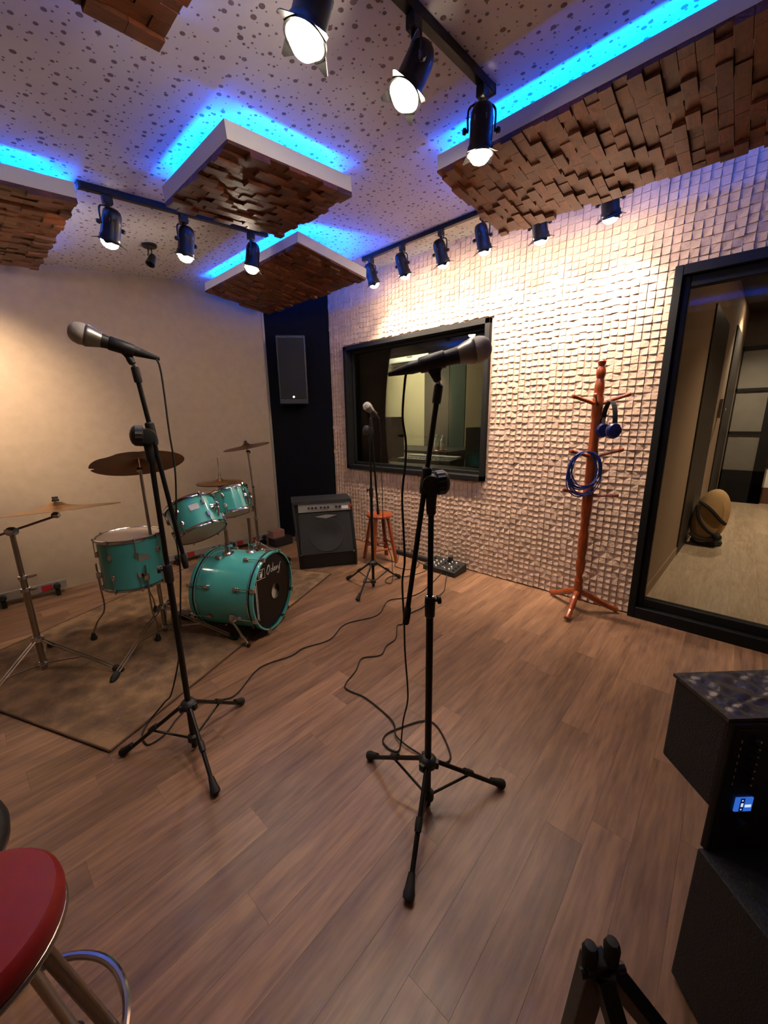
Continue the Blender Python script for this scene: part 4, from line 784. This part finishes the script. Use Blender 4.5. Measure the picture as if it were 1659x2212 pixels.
# hi-hat
c = (1.555, 3.38); t = thing('hi_hat', 'bronze hi-hat pair behind the small rack tom', 'hi-hat', (c[0], c[1], 0), 'cymbals')
tripod(t, c, .2, [(1.78, 3.2, 0), (1.3, 3.28, 0), (1.6, 3.64, 0)], .05, .012)
obj('tube', B().cyl((c[0], c[1], .02), (c[0], c[1], .90), .0125, n=14), M_CHRD, t); obj('pull_rod', B().cyl((c[0], c[1], .9), (c[0], c[1], 1.16), .003, n=8), M_CHR, t); obj('pedal_board', B().prism([(0, .02), (.28, .10), (.28, .11), (0, .03)], lambda p, s: V((c[0]-.02-p[0]*.3, c[1]+.02+p[0], p[1]))+V((.09 if s else 0, .02 if s else 0, 0))), M_CHRD, t, False)
for nm, z, sg in (('bottom_cymbal', .932, -1), ('top_cymbal', .938, 1)):
    r = .195; obj(nm, B().lathe([(r, z), (r*.7, z+sg*.006), (r*.35, z+sg*.014), (r*.18, z+sg*.022), (r*.1, z+sg*.036), (.006, z+sg*.04), (.006, z+sg*.038), (r*.1, z+sg*.034), (r*.18, z+sg*.02), (r*.35, z+sg*.012), (r*.7, z+sg*.004)], (c[0], c[1], 0), (0, 0, 1), 56), M_CYM, t)
obj('clutch', B().lathe([(.008, .975), (.012, .98), (.012, 1.01), (.006, 1.03)], (c[0], c[1], 0), (0, 0, 1), 14), M_CHR, t); obj('seat_cup', B().lathe([(.02, .86), (.026, .88), (.02, .9)], (c[0], c[1], 0), (0, 0, 1), 14), M_RUB, t)
# bass drum pedal
pp = BC-bn*.02; t = thing('bass_pedal', 'black bass drum pedal behind the bass drum', 'drum pedal', V((pp.x, pp.y, 0)))
obj('foot_board', B().prism([(.02, .02), (.30, .07), (.30, .08), (.02, .03)], lambda p, s: V((pp.x, pp.y, 0))-bn*(.33-p[0])+BZ*p[1]+brt*(.045 if s else -.045)), M_BLKM, t, False)
for s in (-1, 1): obj('upright', B().cyl(V((pp.x, pp.y, .0))-bn*.05+brt*s*.06, V((pp.x, pp.y, .2))-bn*.05+brt*s*.05, .009, n=10), M_CHR, t)
obj('axle', B().cyl(V((pp.x, pp.y, .2))-bn*.05-brt*.06, V((pp.x, pp.y, .2))-bn*.05+brt*.06, .007, n=10), M_CHR, t); obj('beater_rod', B().cyl(V((pp.x, pp.y, .2))-bn*.05, V((pp.x, pp.y, .36))-bn*.09, .004, n=8), M_CHR, t); obj('beater', B().sphere(V((pp.x, pp.y, .37))-bn*.09, .026, 14), M_RUB, t); obj('base_plate', B().prism([(0, .001), (.36, .001), (.36, .012), (0, .012)], lambda p, s: V((pp.x, pp.y, .008))-bn*(.36-p[0])+BZ*p[1]+brt*(.06 if s else -.06)), M_BLKM, t, False)

# ------------------------------------------------------------------ microphones, stands, cables
def mic_stand(c, zh, zc, zj, btop, bend, feet, zb, label, knob):
    c = V((c[0], c[1], 0)); t = thing('mic_stand', label, 'microphone stand', c, 'black microphone stands'); btop = V(btop); bend = V(bend)
    for f in feet:
        f = V((f[0], f[1], 0)); d = (f-c).normalized(); hub = c+V((0, 0, zh)); tip = f+V((0, 0, .02)); st_ = hub+d*.03-V((0, 0, .008))
        lg = obj('leg', B().tube([st_, tip-d*.02+V((0, 0, .004))], .0085, 10), M_BLKM, t); ax = (tip-st_).normalized()
        obj('rubber_foot', B().lathe([(.011, -.05), (.0135, -.03), (.016, -.012), (.019, .0), (.018, .012), (.008, .017)], tip-ax*.004, ax, 14), M_RUB, lg)
        m_ = st_.lerp(tip, .48); obj('leg_collar', B().lathe([(.012, -.02), (.013, 0), (.012, .02)], m_, ax, 12), M_PLAS, lg); obj('brace', B().tube([c+d*.018+V((0, 0, zb)), m_-V((0, 0, .014))], .005, 8), M_BLKM, lg)
    obj('hub', B().lathe([(.013, zh+.022), (.026, zh+.016), (.034, zh+.004), (.032, zh-.016), (.018, zh-.03), (.013, zh-.032)], c, (0, 0, 1), 22), M_PLAS, t)
    for i in range(3): a = 1+i*2.09; obj('hub_knuckle', B().box((0, 0, 0), (.03, .022, .03), Mx.Translation(c+V((math.cos(a)*.026, math.sin(a)*.026, zh-.006))) @ Mx.Rotation(a, 4, 'Z')), M_PLAS, t, True, .005)
    obj('lower_hub', B().lathe([(.014, zb-.02), (.024, zb-.012), (.024, zb+.012), (.014, zb+.02)], c, (0, 0, 1), 18), M_PLAS, t)
    obj('lower_tube', B().cyl(c+V((0, 0, .012)), c+V((0, 0, zc)), .0125, n=18), M_BLKM, t)
    obj('clutch', B().lathe([(.0135, -.055), (.017, -.05), (.018, .0), (.0165, .02), (.0105, .022)], c+V((0, 0, zc)), (0, 0, 1), 18), M_PLAS, t); obj('clutch_ring', B().lathe([(.0105, .0225), (.014, .0235), (.0105, .0245)], c+V((0, 0, zc)), (0, 0, 1), 18), M_CHR, t)
    kd = V(knob).normalized(); obj('clutch_knob', B().lathe([(.006, .015), (.007, .024), (.015, .026), (.015, .036), (.008, .038)], c+V((0, 0, zc+.004)), kd, 14), M_PLAS, t)
    obj('upper_tube', B().cyl(c+V((0, 0, zc)), c+V((0, 0, zj-.03)), .0095, n=16), M_BLKM, t)
    bd_ = (btop-bend).normalized(); vw = V((-c.x, -c.y, 0)).normalized(); J = c+V((0, 0, zj)); k_ = (J-bend).dot(bd_); q = bend+bd_*k_; off = vw*.018
    obj('pole_socket', B().lathe([(.0115, -.10), (.015, -.095), (.017, -.05), (.02, -.02), (.02, .02)], J, (0, 0, 1), 16), M_PLAS, t)
    obj('boom_joint', B().lathe([(.016, -.03), (.027, -.028), (.03, -.012), (.03, .012), (.027, .028), (.016, .03)], J, vw, 24), M_PLAS, t)
    kn = B(); R_ = []
    for h, r in ((.012, .028), (.016, .036), (.040, .036), (.050, .030), (.056, .016), (.058, .004)):
        sdv = kd; a1, e1, e2 = frame_of(sdv); R_.append([J+sdv*h+(e1*math.cos(2*PI*i/32)+e2*math.sin(2*PI*i/32))*r*(1+(.07 if i % 2 and r > .03 else 0)) for i in range(32)])
    obj('joint_knob', kn.rings(R_), M_PLAS, t); obj('boom_clamp', B().lathe([(.013, -.035), (.016, -.02), (.016, .045), (.012, .05)], q, bd_, 16), M_PLAS, t)
    obj('boom_rod', B().cyl(bend, btop, .0085, n=14), M_BLKM, t); obj('boom_grip', B().lathe([(.009, -.004), (.0115, 0), (.0125, .03), (.0115, .055), (.009, .06)], bend, bd_, 14), M_RUB, t)
    obj('boom_tip', B().lathe([(.012, -.055), (.0135, -.05), (.0135, -.004), (.010, 0)], btop, bd_, 14), M_PLAS, t)
    return t
def microphone(stand, btop, tail, head, label):
    btop, tail, head = V(btop), V(tail), V(head); ax = (head-tail).normalized(); L_ = (head-tail).length
    cp = tail+ax*(L_*.42); dn = (btop-cp); 
    # clip belongs to the stand
    cl_ = obj('mic_clip', B().lathe([(.0195, -.036), (.0225, -.032), (.0235, .0), (.0245, .036), (.0225, .04), (.0195, .036)], cp, ax, 20, False), M_PLAS, stand)
    j = btop.lerp(cp, .3); e_ = cp+dn.normalized()*.012; bw = ax.cross(dn).normalized()
    obj('clip_yoke', B().prism([(-.013, 0), (.013, 0), (.016, .4), (.034, 1), (-.022, 1), (-.015, .4)], lambda p, s: j.lerp(e_, p[1])+ax*p[0]+bw*(.008 if s else -.008)), M_PLAS, cl_, False, .003)
    obj('clip_stem', B().lathe([(.0085, 0), (.012, .004), (.0125, (j-btop).length*.9), (.010, (j-btop).length+.008)], btop+(j-btop).normalized()*.008, j-btop, 14), M_PLAS, cl_); obj('clip_thread', B().cyl(btop, btop+(j-btop).normalized()*.010, .0075, n=14), M_CHR, cl_)
    t = thing('microphone', label, 'microphone', cp, 'vocal microphones'); k = 1.38
    obj('handle', B().lathe([(.0125*k, .03), (.0128*k, .034), (.0132*k, L_*.45), (.0168*k, L_-.058), (.0174*k, L_-.056), (.0174*k, L_-.050)], tail, ax, 24), M_PLAS, t)
    obj('collar', B().lathe([(.0174*k, L_-.051), (.0188*k, L_-.046), (.0225*k, L_-.030), (.0250*k, L_-.018), (.0262*k, L_-.013), (.0262*k, L_-.008), (.0250*k, L_-.004)], tail, ax, 28), M_MICB, t)
    obj('grille', B().lathe([(.0248*k, L_-.006), (.026*k, L_+.003), (.0255*k, L_+.012), (.0225*k, L_+.025), (.0165*k, L_+.0345), (.009*k, L_+.0395), (.004*k, L_+.0405)], tail, ax, 28), M_MICG, t)
    obj('plug', B().lathe([(.0065, -.035), (.0095, -.015), (.012, .0), (.0165, .031)], tail, ax, 16), M_RUB, t)
    return t
sA = mic_stand((.984, .691), .212, .857, 1.258, (.994, .676, 1.553), (.933, .754, .779), [(.7, .557), (1.242, .513), (.992, 1.005)], .055, 'nearest black microphone stand in the middle of the floor', (.75, -.66, .1))
microphone(sA, (.994, .676, 1.553), (.925, .768, 1.592), (1.043, .583, 1.641), 'nearest microphone, pointing right in front of the window')
sB = mic_stand((.505, 1.654), .236, .873, 1.408, (.498, 1.656, 1.655), (.568, 1.632, .871), [(.275, 1.856), (.462, 1.354), (.788, 1.755)], .06, 'black microphone stand on the left in front of the drum kit', (-.9, .25, .1))
microphone(sB, (.498, 1.656, 1.655), (.545, 1.64, 1.696), (.366, 1.684, 1.749), 'microphone pointing left in front of the beige wall')
sC = mic_stand((2.312, 2.24), .238, .88, 1.377, (2.318, 2.234, 1.47), (2.351, 2.2, .677), [(2.03, 2.15), (2.28, 2.54), (2.62, 2.20)], .06, 'farther black microphone stand before the wooden stool', (-.75, .66, .1))
microphone(sC, (2.318, 2.234, 1.47), (2.352, 2.197, 1.49), (2.304, 2.248, 1.562), 'small far microphone in front of the window, pointing up left')
def cable(name, pts, r, label): one(name, B().tube(smoothpath(pts, 5), r, 6), M_RUB, label, 'cable', V(pts[-1])*1.0, 'black floor cables')
CL = [(0.541, 1.64, 1.7), (0.566, 1.631, 1.684), (0.574, 1.628, 1.646), (0.575, 1.627, 1.564), (0.574, 1.628, 1.427), (0.576, 1.627, 1.285), (0.564, 1.632, 1.138), (0.553, 1.65, 1.0), (0.558, 1.668, 0.92), (0.564, 1.698, 0.822), (0.565, 1.741, 0.703), (0.562, 1.852, 0.387), (0.521, 1.926, 0.144), (0.487, 1.942, 0.1), (0.414, 1.969, 0.02), (0.366, 1.909, 0.014), (0.361, 1.858, 0.006), (0.375, 1.829, 0.006), (0.444, 1.842, 0.006), (0.529, 1.907, 0.008), (0.62, 1.938, 0.008), (0.737, 1.862, 0.006), (0.815, 1.849, 0.006), (1.017, 1.961, 0.006), (1.21, 1.918, 0.006), (1.316, 1.929, 0.006), (1.5, 1.876, 0.006), (1.706, 1.948, 0.006), (1.955, 1.86, 0.006), (2.189, 1.958, 0.006), (2.334, 1.879, 0.006), (2.488, 1.849, 0.006), (2.688, 1.884, 0.006), (2.88, 1.93, 0.006), (2.95, 1.94, 0.02)]
CR = [(0.938, 0.753, 1.59), (0.934, 0.757, 1.555), (0.93, 0.762, 1.462), (0.936, 0.755, 1.391), (0.936, 0.756, 1.326), (0.929, 0.764, 1.224), (0.931, 0.761, 1.108), (0.945, 0.768, 0.992), (0.959, 0.79, 0.905), (1.016, 0.829, 0.715), (1.061, 0.862, 0.558), (1.114, 0.892, 0.359), (1.132, 0.907, 0.258), (1.134, 0.933, 0.146), (1.134, 0.947, 0.019), (1.1, 0.936, 0.006), (1.085, 0.964, 0.006), (1.085, 0.992, 0.006), (1.099, 1.027, 0.006), (1.15, 1.04, 0.006), (1.243, 1.003, 0.006), (1.316, 0.964, 0.006), (1.343, 0.92, 0.006), (1.317, 0.848, 0.006), (1.247, 0.757, 0.006), (1.209, 0.737, 0.006), (1.178, 0.755, 0.006), (1.155, 0.81, 0.006), (1.15, 0.867, 0.008), (1.146, 0.933, 0.012), (1.159, 0.999, 0.012), (1.205, 1.047, 0.012), (1.232, 1.122, 0.006), (1.25, 1.291, 0.006), (1.231, 1.402, 0.006), (1.254, 1.453, 0.006), (1.38, 1.498, 0.006), (1.489, 1.556, 0.006), (1.59, 1.492, 0.006), (1.692, 1.532, 0.006), (1.8, 1.543, 0.006), (1.933, 1.642, 0.006), (1.984, 1.632, 0.006), (2.132, 1.685, 0.006), (2.271, 1.673, 0.006), (2.441, 1.686, 0.006), (2.632, 1.708, 0.006), (2.82, 1.81, 0.006), (2.95, 1.88, 0.02)]
CBk = [(2.355, 2.193, 1.486), (2.367, 2.18, 1.442), (2.372, 2.174, 1.264), (2.371, 2.176, 1.112), (2.376, 2.17, 0.878), (2.397, 2.185, 0.589), (2.502, 2.229, 0.342), (2.563, 2.239, 0.211), (2.594, 2.257, 0.03), (2.563, 2.23, 0.006), (2.47, 2.17, 0.006), (2.47, 2.24, 0.006), (2.6, 2.28, 0.006), (2.659, 2.185, 0.006), (2.798, 2.125, 0.006), (2.90, 2.11, 0.006), (2.95, 2.10, 0.02)]
C4 = [(3.11, 2.62, 0.006), (2.97, 2.506, 0.006), (2.832, 2.43, 0.006), (2.828, 2.276, 0.006), (2.933, 2.228, 0.006), (3.074, 2.305, 0.006), (3.105, 2.39, 0.006), (3.08, 2.322, 0.006), (3.05, 2.22, 0.006), (3.06, 2.17, 0.015)]
cable('microphone_cable', CL, .0038, 'black cable running from the left microphone across the floor'); cable('microphone_cable', CR, .0038, 'black cable looped on the floor behind the nearest microphone stand')
cable('microphone_cable', CBk, .0034, 'thin black cable hanging from the far microphone'); cable('power_cable', C4, .0032, 'thin black cable curled on the floor beside the stool')

# ------------------------------------------------------------------ foreground: loudspeaker on cabinet, guitar stand, stools
f1 = V((-.72, -.69, 0)).normalized(); f2 = V((.69, -.72, 0)).normalized()
def fr(o, a, b_, z): return V(o)+f1*a+f2*b_+V((0, 0, z))
P0 = V((1.033, -.067, 0)); t = thing('speaker_cabinet', 'black box cabinet at the right edge carrying the loudspeaker', 'cabinet', fr(P0, .19, .25, 0))
obj('body', B().prism([(0, 0), (.38, 0), (.38, .5), (0, .5)], lambda p, s: fr(P0, p[0], p[1], .012 if s == 0 else .4362)), M_TOLEX, t, False, .004)
for a, b_ in ((.05, .05), (.33, .05), (.05, .45), (.33, .45)): obj('foot', B().cyl(fr(P0, a, b_, 0), fr(P0, a, b_, .014), .018), M_RUB, t)
Q0 = V((1.149, .033, 0)); t = thing('monitor_speaker', 'black powered loudspeaker with knobs and blue display at the right edge', 'loudspeaker', fr(Q0, .16, .2, .436))
obj('front_body', B().prism([(0, 0), (.152, 0), (.152, .5), (0, .5)], lambda p, s: fr(Q0, p[0], p[1], .557 if s == 0 else .795)), M_TOLEX, t, False, .006)
bb = B(); G = []; rd = random.Random(9)
for i in range(31):
    row = []
    for j in range(91):
        a_, b_ = -.004+.160*i/30, -.004+.504*j/90; edge = min(1, min(i, 30-i, j, 90-j)/5)
        wv = .0035*math.sin(b_*70+a_*120+2*math.sin(a_*60))*math.sin(a_*55+b_*23)+.0025*math.sin(b_*150-a_*90+3*math.sin(b_*31))
        row.append(bb.m.verts.new(fr(Q0, a_, b_, .8035+wv*edge)))
    G.append(row)
for i in range(30):
    for j in range(90): bb.m.faces.new((G[i][j], G[i+1][j], G[i+1][j+1], G[i][j+1]))
ret = bmesh.ops.extrude_face_region(bb.m, geom=bb.m.faces[:])
for v_ in [g_ for g_ in ret['geom'] if isinstance(g_, bmesh.types.BMVert)]: v_.co.z = .7945
obj('top_cover', bb, mat('creased_vinyl', srgb(58, 54, 54), .34, bump=.3, bscale=60), t, True)
rp = obj('rear_panel', B().prism([(.148, .0), (.162, .006), (.162, .5), (.148, .5)], lambda p, s: fr(Q0, p[0], p[1], .437 if s == 0 else .794)), M_PLAS, t, False, .004)
def rb(a0, b0, b1, z0, z1, m, nm, par, th=.006, bev=.0):
    q = B(); q.prism([(a0, b0), (a0+th, b0), (a0+th, b1), (a0, b1)], lambda p, s: fr(Q0, p[0], p[1], z0 if s == 0 else z1)); return obj(nm, q, m, par, False, bev)
ip = rb(.161, .014, .105, .45, .783, mat('panel_black', srgb(26, 24, 23), .5), 'control_strip', rp, .003, .002)
for i in range(7):
    z = .757-.019*i; obj('knob', B().lathe([(.0078, 0), (.0072, .013), (.003, .0135)], fr(Q0, .164, .056, z), f1, 12), M_RUB, ip); obj('knob_mark', B().box((0, 0, 0), (.002, .003, .004), Mx.Translation(fr(Q0, .1785, .056, z+.004))), M_SILV, ip, False); obj('scale_mark', B().box((0, 0, 0), (.002, .002, .007), Mx.Translation(fr(Q0, .1642, .028, z-.006))), M_SILV, ip, False)
sc = rb(.164, .044, .084, .560, .598, mat('blue_screen', srgb(30, 60, 160), .3, emit=(.03, .14, .62), es=.8), 'display', ip, .003)
M_SCW = mat('screen_white', srgb(220, 230, 255), .4, emit=(.7, .82, 1), es=.8); M_SCB = mat('screen_dark', srgb(6, 10, 40), .3, emit=(.0, .01, .1), es=.5)
rb(.1668, .054, .064, .561, .597, M_SCB, 'screen_band', sc, .0008); rb(.1672, .0565, .0615, .574, .584, M_SCW, 'screen_icon', sc, .0008); rb(.1668, .067, .081, .572, .579, M_SCW, 'screen_text', sc, .0008); rb(.1672, .057, .060, .590, .593, M_SCW, 'screen_icon', sc, .0008); rb(.1672, .057, .060, .565, .568, M_SCW, 'screen_icon', sc, .0008)
obj('main_dial', B().lathe([(.014, 0), (.013, .018), (.004, .019)], fr(Q0, .164, .060, .528), f1, 18), M_RUB, ip)
# A-frame guitar stand
t = thing('guitar_stand', 'black folding guitar stand at the bottom edge of the picture', 'guitar stand', (.68, .0, 0))
ap = V((.611, .046, .5))
def flat(p0, p1, w0, w1, th, nm, sd):
    p0, p1 = V(p0), V(p1); d = (p1-p0).normalized(); sd = V(sd); sd = (sd-d*sd.dot(d)).normalized(); o_ = d.cross(sd); q = B()
    q.rings([[p+sd*w*sx_+o_*th*sy_ for sx_, sy_ in ((-.5, -.5), (.5, -.5), (.5, .5), (-.5, .5))] for p, w in ((p0, w0), (p1, w1))]); return obj(nm, q, M_BLKM, t, False, .003)
flat(ap+V((-.004, .012, .012)), (.66, .09, 0.0), .042, .05, .03, 'leg', (.73, -.67, 0)); flat(ap+V((.004, -.004, .0)), (.86, -.16, 0.0), .034, .034, .03, 'leg', (.3, .4, .6)); flat(ap+V((.0, .0, -.02)), (.52, -.20, 0.0), .03, .034, .03, 'leg', (.73, -.67, 0))
for o_ in (V((-.012, .02, .018)), V((.014, -.008, .026))): obj('rest_prong', B().lathe([(.004, -.03), (.012, -.028), (.014, .012), (.010, .022), (.004, .024)], ap+o_, (.1, .05, 1), 10), M_RUB, t)
obj('hinge_bolt', B().cyl(ap+V((-.03, .028, -.01)), ap+V((.03, -.028, -.01)), .008, n=10), M_BLKM, t); obj('spreader', B().cyl((.64, .07, .2), (.75, -.07, .2), .006, n=8), M_BLKM, t)
# red bar stool
def metal_stool(cx, cy, zs, r, m, label, ring, sp=.09):
    t = thing('bar_stool', label, 'stool', (cx, cy, 0), 'metal stools'); c = V((cx, cy, 0))
    obj('seat_cushion', B().lathe([(.004, zs-.05), (r*.93, zs-.05), (r*.985, zs-.042), (r, zs-.025), (r*.985, zs-.01), (r*.93, zs), (r*.5, zs+.006), (.004, zs+.008)], c, (0, 0, 1), 48), m, t)
    obj('seat_rim', B().torus(c+V((0, 0, zs-.052)), (0, 0, 1), r*.94, .008, 48, 8), M_CHRD, t)
    for i in range(4):
        a = math.radians(-22+i*90); d = V((math.cos(a), math.sin(a), 0)); lg = obj('leg', B().tube([c+d*r*.55+V((0, 0, zs-.055)), c+d*r*.72+V((0, 0, zs-.12)), c+d*(r+sp)+V((0, 0, .012))], .011, 12), M_CHRD, t); obj('rubber_foot', B().lathe([(.016, 0), (.016, .02), (.012, .03)], c+d*(r+sp+.001), (0, 0, 1), 14), M_RUB, lg)
    obj('foot_ring', B().torus(c+V((0, 0, ring)), (0, 0, 1), r+sp*.45, .008, 56, 10), M_CHR, t)
metal_stool(-.134, .782, .70, .134, M_RED, 'round red cushioned stool with metal legs at the lower left', .33)
metal_stool(-.2575, 1.26, .50, .19, M_PLAS, 'black round seat just visible at the left edge above the red stool', .2, -.06)
